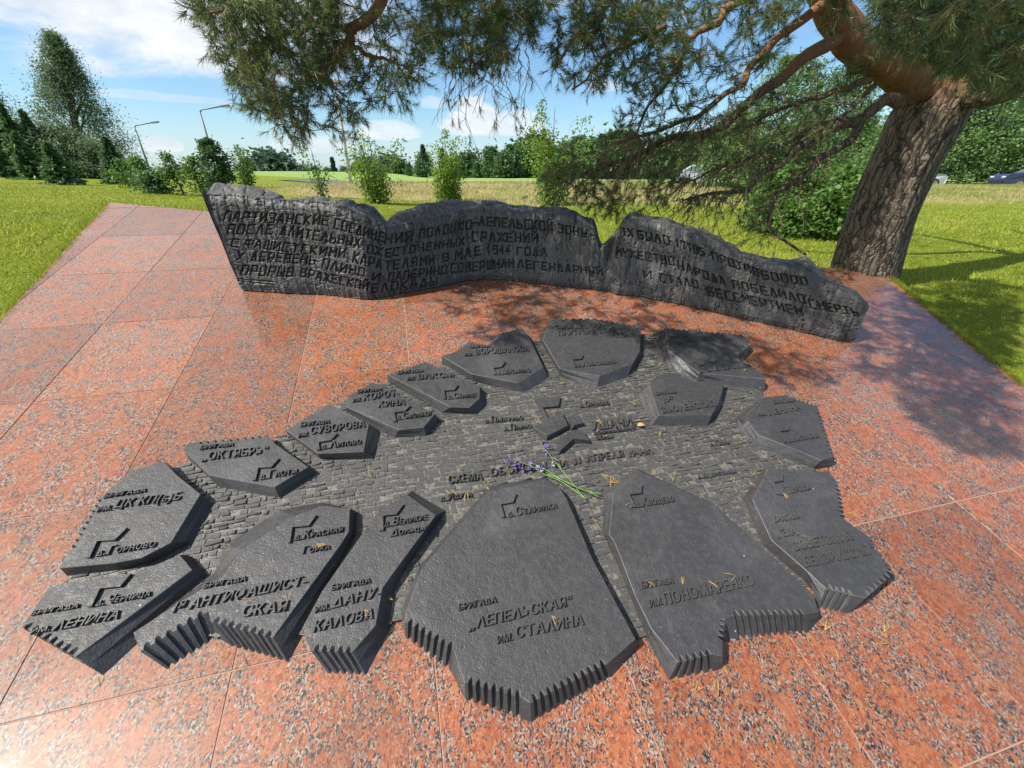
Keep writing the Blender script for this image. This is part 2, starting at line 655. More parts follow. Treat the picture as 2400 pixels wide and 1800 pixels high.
def platform():
    rnd = random.Random(4)
    root = thing('granite_platform', UV(0.4, 2.2), 'sloping platform of polished red granite slabs under the cast iron map', 'platform')
    mb = MB()
    du, dv, g = .587, .690, .0038
    us = [-.055 + du * k for k in range(-6, 10)]
    vs = [.91 + dv * k for k in range(-4, 9)]
    for i in range(len(us) - 1):
        for j in range(len(vs) - 1):
            q = clip_convex([(us[i] + g / 2, vs[j] + g / 2), (us[i + 1] - g / 2, vs[j] + g / 2), (us[i + 1] - g / 2, vs[j + 1] - g / 2), (us[i] + g / 2, vs[j + 1] - g / 2)], PLAT)
            if len(q) < 3: continue
            cx, cy = sum(p[0] for p in q) / len(q), sum(p[1] for p in q) / len(q)
            b = .0015
            ins = []
            for p in q:
                d = math.hypot(p[0] - cx, p[1] - cy) + 1e-9
                ins.append((p[0] + (cx - p[0]) / d * b, p[1] + (cy - p[1]) / d * b))
            n = len(q)
            dz = rnd.uniform(-.0006, .0006)
            V = [UV(*p, dz) for p in ins] + [UV(*p, dz - .0015) for p in q] + [UV(*p, -.012) for p in q]
            F = [tuple(range(n))] + [(k, n + k, n + (k + 1) % n, (k + 1) % n) for k in range(n)] + [(n + k, 2 * n + k, 2 * n + (k + 1) % n, n + (k + 1) % n) for k in range(n)]
            mb.add(V, F, rnd.random())
    mb.build('granite_slabs', GRANITE, root)
    mb = MB()
    n = len(PLAT)
    # the joint bed is set 2 mm inside so that the slabs overhang it
    cx, cy = np.mean(PLAT, 0)
    bed = [(p[0] + (cx - p[0]) * .001, p[1] + (cy - p[1]) * .001) for p in PLAT]
    V = [UV(*p, -.0022) for p in bed] + [UV(*p, -.012) - UP * .45 for p in bed]
    mb.add(V, [tuple(range(n))] + [(k, n + k, n + (k + 1) % n, (k + 1) % n) for k in range(n)])
    mb.build('joint_bed', GROUT, root)

# ------------------------------------------------------------------ inscribed wall
WALL_BASE = [('4', 470, 1050), ('4', 600, 1050), ('4', 780, 1058), ('4', 1090, 1080), ('4', 1280, 1082), ('4', 1500, 1110), ('4', 1700, 1138), ('4', 1770, 1128), ('4', 2000, 1080),
             ('5', 430, 1060), ('5', 680, 1010), ('5', 920, 955), ('5', 1150, 952), ('5', 1500, 985), ('5', 1900, 1035), ('5', 2090, 1052),
             ('6', 260, 815), ('6', 440, 828), ('6', 700, 880), ('6', 1000, 950), ('6', 1400, 1040), ('6', 1700, 1115), ('6', 1800, 1122)]
WALL_FRONT = [('4', 230, 125), ('4', 290, 200), ('4', 370, 210), ('4', 560, 203), ('4', 700, 230), ('4', 850, 245), ('4', 940, 255), ('4', 1060, 257), ('4', 1150, 250), ('4', 1280, 272),
              ('4', 1400, 290), ('4', 1520, 330), ('4', 1600, 355), ('4', 1700, 400), ('4', 1780, 445), ('4', 1870, 492), ('5', 330, 470), ('5', 500, 440), ('5', 700, 390), ('5', 850, 345),
              ('5', 1000, 322), ('5', 1200, 345), ('5', 1450, 375), ('5', 1700, 385), ('5', 1850, 392), ('5', 1890, 405), ('5', 1935, 445), ('5', 2000, 500), ('5', 2028, 560),
              ('6', 150, 505), ('6', 200, 470), ('6', 275, 345), ('6', 300, 312), ('6', 450, 322), ('6', 580, 350), ('6', 720, 395), ('6', 860, 450), ('6', 1000, 520), ('6', 1090, 562), ('6', 1300, 620), ('6', 1520, 645),
              ('6', 1575, 690), ('6', 1600, 715), ('6', 1700, 755), ('6', 1850, 830), ('6', 1960, 900)]
WALL_BACK = [('4', 200, 118), ('4', 250, 118), ('4', 500, 110), ('4', 640, 130), ('4', 760, 155), ('4', 880, 185), ('4', 975, 222), ('4', 988, 252), ('4', 1140, 246), ('4', 1200, 218), ('4', 1310, 235),
             ('4', 1480, 255), ('4', 1580, 255), ('4', 1605, 288), ('4', 1680, 286), ('4', 1770, 320), ('4', 1800, 370), ('4', 1860, 450), ('5', 200, 455), ('5', 250, 400), ('5', 310, 355), ('5', 440, 325), ('5', 480, 285),
             ('5', 600, 262), ('5', 780, 250), ('5', 880, 268), ('5', 1000, 265), ('5', 1160, 260), ('5', 1240, 280), ('5', 1300, 300), ('5', 1450, 305), ('5', 1650, 312), ('5', 1760, 320), ('5', 1830, 350), ('5', 1890, 390),
             ('5', 1920, 405), ('5', 1980, 405), ('5', 2010, 460), ('5', 2032, 545), ('6', 165, 480), ('6', 250, 400), ('6', 350, 263), ('6', 450, 290), ('6', 600, 310), ('6', 680, 345), ('6', 800, 370), ('6', 900, 415),
             ('6', 1000, 465), ('6', 1080, 530), ('6', 1180, 548), ('6', 1320, 570), ('6', 1380, 575), ('6', 1490, 552), ('6', 1520, 580), ('6', 1600, 655), ('6', 1620, 700), ('6', 1700, 735), ('6', 1800, 770), ('6', 1870, 820), ('6', 1960, 880)]
WALL_TEXT = [
    ('ПАРТИЗАНСКИЕ', '4', 460, 430, 350, 1355, 472, 395), ('СОЕДИНЕ', '4', 1410, 497, 415, 1840, 612, 540),
    ('ПОСЛЕ', '4', 490, 545, 465, 870, 548, 470), ('ДЛИТЕЛЬНЫХ', '4', 945, 548, 472, 1630, 662, 588), ('ОЖ', '4', 1700, 708, 640, 1815, 735, 665),
    ('С', '4', 520, 655, 590, 575, 657, 592), ('ФАШИСТСКИМИ', '4', 640, 660, 590, 1500, 752, 680), ('КАРА', '4', 1575, 790, 705, 1820, 850, 775),
    ('У', '4', 560, 770, 705, 615, 772, 705), ('ДЕРЕВЕНЬ', '4', 690, 775, 700, 1240, 810, 738), ('ПЛИНО', '4', 1310, 840, 760, 1670, 915, 850), ('И', '4', 1745, 945, 880, 1805, 945, 885),
    ('ПРОРЫВ', '4', 600, 900, 820, 1050, 917, 840), ('ВРАЖЕСКОЙ', '4', 1120, 912, 845, 1700, 1035, 965),
    ('НИЯ', '5', 192, 630, 550, 430, 607, 525), ('ПОЛОЦКО', '5', 495, 585, 512, 940, 500, 428), ('-', '5', 955, 490, 410, 990, 485, 405), ('ЛЕПЕЛЬСКОЙ', '5', 1010, 472, 398, 1640, 522, 445), ('ЗОНЫ', '5', 1690, 530, 460, 1940, 577, 510),
    ('ЕСТОЧЕННЫХ', '5', 195, 745, 680, 880, 640, 575), ('СРАЖЕНИЙ', '5', 950, 608, 532, 1515, 618, 550),
    ('ТЕЛЯМИ', '5', 190, 860, 785, 620, 800, 730), ('В', '5', 695, 780, 718, 742, 775, 715), ('МАЕ', '5', 800, 775, 690, 1020, 722, 655), ('1944', '5', 1075, 715, 645, 1275, 720, 650), ('ГОДА', '5', 1335, 730, 665, 1590, 737, 672),
    ('ПАПЕРИНО', '5', 225, 955, 885, 725, 885, 820), ('СОВЕРШИЛИ', '5', 765, 880, 805, 1305, 832, 765), ('ЛЕГЕНДАРНЫЙ', '5', 1345, 835, 770, 2075, 905, 848),
    ('БЛОКАДЫ', '5', 80, 1055, 985, 640, 988, 920),
    ('ИХ', '6', 285, 420, 370, 375, 432, 380), ('БЫЛО', '6', 405, 440, 388, 610, 482, 428), ('17185', '6', 650, 492, 440, 835, 557, 505), ('ПРОТИВ', '6', 890, 577, 525, 1190, 690, 638), ('60000', '6', 1215, 702, 650, 1505, 742, 695),
    ('МУЖЕСТВО', '6', 260, 550, 500, 640, 615, 562), ('НАРОДА', '6', 670, 640, 588, 970, 745, 693), ('ПОБЕДИЛО', '6', 1025, 762, 712, 1490, 862, 808), ('СМЕРТЬ', '6', 1525, 890, 835, 1840, 947, 898),
    ('И', '6', 445, 697, 648, 490, 703, 655), ('СТАЛО', '6', 550, 720, 668, 795, 762, 715), ('БЕССМЕРТИЕМ', '6', 860, 807, 752, 1470, 942, 888)]
_r = [(0, 0), (0, 1), (1, 1), (1, 0)]
STROKES = {
    'П': [_r], 'А': [[(0, 0), (.38, 1), (.62, 1), (1, 0)], [(.15, .32), (.85, .32)]], 'Р': [[(0, 0), (0, 1), (1, 1), (1, .42), (0, .42)]], 'Т': [[(0, 1), (1, 1)], [(.5, 1), (.5, 0)]],
    'И': [[(0, 1), (0, 0), (1, 1), (1, 0)]], 'З': [[(0, 1), (1, 1), (1, 0), (0, 0)], [(.3, .52), (1, .52)]], 'Н': [[(0, 0), (0, 1)], [(1, 0), (1, 1)], [(0, .5), (1, .5)]], 'С': [[(1, 1), (0, 1), (0, 0), (1, 0)]],
    'К': [[(0, 0), (0, 1)], [(1, 1), (.1, .5), (1, 0)]], 'Е': [[(1, 1), (0, 1), (0, 0), (1, 0)], [(0, .5), (.85, .5)]], 'О': [_r + [(0, 0)]], 'Д': [[(-.05, 0), (1.05, 0)], [(.1, 0), (.42, 1), (.58, 1), (.9, 0)]],
    'Л': [[(0, 0), (.42, 1), (.58, 1), (1, 0)]], 'Ь': [[(0, 1), (0, 0), (1, 0), (1, .45), (0, .45)]], 'Ы': [[(0, 1), (0, 0), (.6, 0), (.6, .45), (0, .45)], [(1, 0), (1, 1)]], 'Х': [[(0, 0), (1, 1)], [(0, 1), (1, 0)]],
    'Ж': [[(.5, 0), (.5, 1)], [(-.1, 0), (1.1, 1)], [(-.1, 1), (1.1, 0)]], 'Ф': [[(.5, 0), (.5, 1)], [(0, .35), (0, .85), (1, .85), (1, .35), (0, .35)]], 'Ш': [[(0, 1), (0, 0), (1, 0), (1, 1)], [(.5, 0), (.5, 1)]],
    'У': [[(0, 1), (.5, .42)], [(1, 1), (.3, 0)]], 'В': [[(0, 0), (0, 1), (.9, 1), (.9, .5), (1, .5), (1, 0), (0, 0)], [(0, .5), (.9, .5)]], 'Й': [[(0, 1), (0, 0), (1, 1), (1, 0)], [(.25, 1.25), (.75, 1.25)]],
    'Ц': [[(0, 1), (0, 0), (1.1, 0), (1.1, -.2)], [(.85, 0), (.85, 1)]], 'Ч': [[(0, 1), (0, .5), (1, .5)], [(1, 0), (1, 1)]], 'Я': [[(1, 0), (1, 1), (0, 1), (0, .5), (1, .5)], [(.5, .5), (0, 0)]], 'М': [[(0, 0), (0, 1), (.5, .4), (1, 1), (1, 0)]],
    'Б': [[(1, 1), (0, 1), (0, 0), (1, 0), (1, .52), (0, .52)]], 'Г': [[(0, 0), (0, 1), (1, 1)]], '-': [[(0, .45), (1, .45)]], '1': [[(.2, .75), (.5, 1), (.5, 0)]], '9': [[(1, .5), (0, .5), (0, 1), (1, 1), (1, 0), (.2, 0)]],
    '4': [[(.7, 0), (.7, 1), (0, .3), (1, .3)]], '7': [[(0, 1), (1, 1), (.4, 0)]], '8': [_r + [(0, 0)], [(0, .5), (1, .5)]], '5': [[(1, 1), (0, 1), (0, .55), (1, .55), (1, 0), (0, 0)]], '6': [[(1, 1), (0, 1), (0, 0), (1, 0), (1, .52), (0, .52)]],
    '0': [_r + [(0, 0)]]}


def inscribed_wall():
    bp = np.array([fp(*q) for q in WALL_BASE])
    P = np.array([plane(*q) for q in bp])
    # resample the foot line at a fine step, rounding the corners slightly
    seg = np.linalg.norm(np.diff(P[:, :2], axis=0), axis=1)
    S = np.concatenate([[0], np.cumsum(seg)])
    STEP = .0042
    n = int(S[-1] / STEP)
    s = np.linspace(0, S[-1], n)
    B = np.stack([np.interp(s, S, P[:, k]) for k in range(3)], 1)
    ker = np.hanning(15)
    ker /= ker.sum()
    Bp = np.pad(B, ((7, 7), (0, 0)), mode='reflect', reflect_type='odd')
    B = np.stack([np.convolve(Bp[:, k], ker, 'valid') for k in range(3)], 1)
    T = np.gradient(B[:, :2], axis=0)
    T /= np.linalg.norm(T, axis=1)[:, None]
    k2 = np.hanning(41)
    k2 /= k2.sum()
    Tp = np.pad(T, ((20, 20), (0, 0)), mode='edge')
    T = np.stack([np.convolve(Tp[:, k], k2, 'valid') for k in range(2)], 1)
    T /= np.linalg.norm(T, axis=1)[:, None]
    N = np.stack([T[:, 1], -T[:, 0], np.zeros(n)], 1)          # towards the viewer
    hs = np.linspace(0, 1.1, 260)

    def height(base, poly, dflt=None):
        q = np.array([fp(*p) for p in poly])
        H = np.zeros(len(base))
        for i, b in enumerate(base):
            px, py = project(b[None] + UP[None] * hs[:, None])
            below = py > np.interp(px, q[:, 0], q[:, 1])
            if i < 200 * 0: pass
            j = np.nonzero(~below)[0]
            H[i] = hs[j[0]] if len(j) else hs[-1]
        return np.convolve(np.pad(H, (2, 2), mode='edge'), np.ones(5) / 5, 'valid')
    HF = height(B, WALL_FRONT)
    TH = .20
    HBk = height(B - N * TH, WALL_BACK)
    HBk = np.clip(HBk, HF - .06, HF + .25)
    # sloping left end: the foot is cut back under the top corner
    low = np.zeros(n)
    for i in range(min(n, 220)):
        px, py = project(B[i][None] + UP[None] * hs[:, None])
        ok = px >= 466 + (py - 434) * (98 / 251.)
        j = np.nonzero(ok)[0]
        low[i] = hs[j[0]] if len(j) else 9
    good = low < HF - .03
    first = int(np.nonzero(good)[0][0])
    B, N, T, HF, HBk, low, s = (q[first:] for q in (B, N, T, HF, HBk, low, s))
    n = len(s)
    low = np.clip(low, 0, None) + .012 + .008 * fbm(s * 9, s * 0 + 3, 5)
    m = 150
    t = np.linspace(0, 1, m)
    Hh = low[:, None] + (HF - low)[:, None] * t[None]                # height above the foot at each node
    # --- carving depth from the letter strokes
    D = np.zeros((n, m))
    pix = np.stack(project(B[:, None, :] + UP * Hh[..., None]), -1)   # used only to place words by their traced corners
    for word, fr, x0, b0, t0, x1, b1, t1 in WALL_TEXT:
        k = len(word)
        pitch_ = (x1 - x0) / (k - .36) if k > 1 else (x1 - x0)
        for i, ch in enumerate(word):
            wl = pitch_ * (.60 if k > 1 else 1)
            if ch in 'ШМЖФ': wl *= 1.15
            xa = x0 + i * pitch_
            f0, f1 = (xa - x0) / (x1 - x0), (xa + wl - x0) / (x1 - x0)
            cs = [(xa, b0 + (b1 - b0) * f0), (xa + wl, b0 + (b1 - b0) * f1), (xa, t0 + (t1 - t0) * f0)]
            cs = [np.array(fp(fr, *c)) for c in cs]
            o_, ex, ey = cs[0], cs[1] - cs[0], cs[2] - cs[0]
            # leaning strokes follow the upright of the wall
            lean = -(o_[0] - 1200) / (2780 - o_[1])
            ey = ey + np.array([-ey[1] * -lean, 0]) * -1.0
            lo = np.minimum(o_, o_ + ex + ey) - 12
            hi = np.maximum(o_, o_ + ex + ey) + 12
            msk = (pix[..., 0] > lo[0]) & (pix[..., 0] < hi[0]) & (pix[..., 1] > lo[1] - 8) & (pix[..., 1] < hi[1] + 6)
            ii = np.nonzero(msk)
            if not len(ii[0]): continue
            Q = pix[ii]
            hw = np.linalg.norm(ey) * .075
            best = np.full(len(Q), 1e9)
            for pl in STROKES.get(ch, []):
                pts = [o_ + ex * a + ey * b for a, b in pl]
                for a, b in zip(pts[:-1], pts[1:]):
                    d = b - a
                    u = np.clip(((Q - a) @ d) / (d @ d + 1e-9), 0, 1)
                    best = np.minimum(best, np.linalg.norm(Q - a - u[:, None] * d, axis=1))
            D[ii] = np.maximum(D[ii], 1 - sstep(best, hw * .8, hw * 1.25))
    for a, b in (((560, 935), (890, 962)), ((555, 950), (900, 985))):
        a, b = np.array(fp('4', *a)), np.array(fp('4', *b))
        Q = pix.reshape(-1, 2)
        d = b - a
        u = np.clip(((Q - a) @ d) / (d @ d), 0, 1)
        e = np.linalg.norm(Q - a - u[:, None] * d, axis=1).reshape(n, m)
        D = np.maximum(D, .7 * (1 - sstep(e, .8, 1.9)))
    # --- rough cast face: vertical runs, coarse lumps, courses of shallow cuts on the left
    Sg = np.repeat(s[:, None], m, 1)
    rough = (.014 * fbm(Sg * 5, Hh * 5, 1, 5) * 2 + .0075 * fbm(Sg * 50, Hh * 3.5, 2, 3) * 2 + .0035 * fbm(Sg * 120, Hh * 90, 4, 3) * 2)
    s_c1 = np.interp(np.array(fp('4', 1740, 1130))[0], project(B)[0], s)
    s_c2 = np.interp(np.array(fp('5', 2120, 1060))[0], project(B)[0], s)
    left = 1 - sstep(Sg, s_c1 - .02, s_c1 + .02)
    crack = np.abs(fbm(Sg * 6, Hh * 26, 11, 3))
    vcr = np.abs(fbm(Sg * 26, Hh * 4, 12, 3))
    rough -= left * (.006 * (1 - sstep(crack, .006, .03)) + .006 * (1 - sstep(vcr, .004, .02)))
    rough -= (1 - left) * (.010 * (1 - sstep(vcr, .003, .018)) + .007 * (1 - sstep(crack, .003, .016)) * sstep(fbm(Sg * 3, Hh * 3, 41), -.05, .2))
    # the crease where the third stone steps in front of the second
    rough -= .07 * np.exp(-((Sg - s_c2) / .035) ** 2) * (.25 + .75 * sstep(t, .2, .95))[None]
    rough -= .018 * np.exp(-((t - 1) / .05) ** 2)[None] + .012 * np.exp(-(t / .05) ** 2)[None]
    disp = rough - .020 * D
    F3 = B[:, None, :] + UP * Hh[..., None] + N[:, None, :] * disp[..., None]
    # top strip and back
    kt = 14
    tt = np.linspace(0, 1, kt + 1)[1:]
    bc = B - N * TH + UP * HBk[:, None]
    topf = F3[:, -1, :]
    Sg2 = np.repeat(s[:, None], kt, 1)
    bump_ = .022 * fbm(Sg2 * 13, tt[None] * 1.5 + Sg2 * 0, 21, 5) * 2 + .012 * (np.abs(fbm(Sg2 * 16 + tt[None] * 2.0, tt[None] * 1.2, 22, 2)) < .05) * -1
    prof = np.sin(np.clip(tt * 1.25, 0, 1) * math.pi / 2)
    T3 = topf[:, None, :] + (bc - topf)[:, None, :] * tt[None, :, None]
    T3[..., 2] += (bc - topf)[:, None, 2] * (prof - tt)[None] * .5 + bump_ * np.sin(tt * math.pi * .8)[None]
    back = (B - N * TH + UP * (low[:, None]))[:, None, :]
    G = np.concatenate([F3, T3, back], 1)                            # n x (m+kt+1)
    m2 = G.shape[1]
    root = thing('inscribed_wall', plane(*fp('5', 900, 950)), 'dark rugged cast stone wall carved with a long inscription, standing behind the map', 'memorial wall')
    cuts = [0, int(np.searchsorted(s, s_c1)), int(np.searchsorted(s, s_c2)), n - 1]
    for a, b, lab in zip(cuts[:-1], cuts[1:], ('left panel facing the sun, with the longest lines', 'middle panel, curved and shaded', 'right panel that steps forward and slopes down to the right')):
        g = G[a:b + 1]
        k = len(g)
        idx = np.arange(k * m2).reshape(k, m2)
        Fq = np.stack([idx[:-1, :-1], idx[1:, :-1], idx[1:, 1:], idx[:-1, 1:]], -1).reshape(-1, 4)
        Fb = np.stack([idx[:-1, -1], idx[1:, -1], idx[1:, 0], idx[:-1, 0]], -1)
        # closed ends
        V = g.reshape(-1, 3)
        ends = []
        for row, flip in ((0, False), (k - 1, True)):
            r_ = idx[row]
            q = [(r_[i], r_[i + 1], r_[m2 - 1], r_[m2 - 1]) for i in range(m2 - 2)]
            ends += [x[::-1] if flip else x for x in q]
        o = mesh_mixed('stone_panel', V, np.concatenate([Fq, Fb]), [(e[0], e[1], e[2]) if e[2] == e[3] else (e[1], e[2], e[3]) for e in ends], WALL_M, root)
        o['label'] = lab


def mesh_mixed(name, V, quads, tris, mat, parent):
    F = [tuple(q) for q in quads.tolist()] + [tuple(int(x) for x in t) for t in tris]
    o = mesh(name, V, F, mat, parent, True)
    try:
        o.data.set_sharp_from_angle(angle=R(50))
    except Exception:
        pass
    return o


# ------------------------------------------------------------------ relief map
HB = .060                                       # block height above the granite
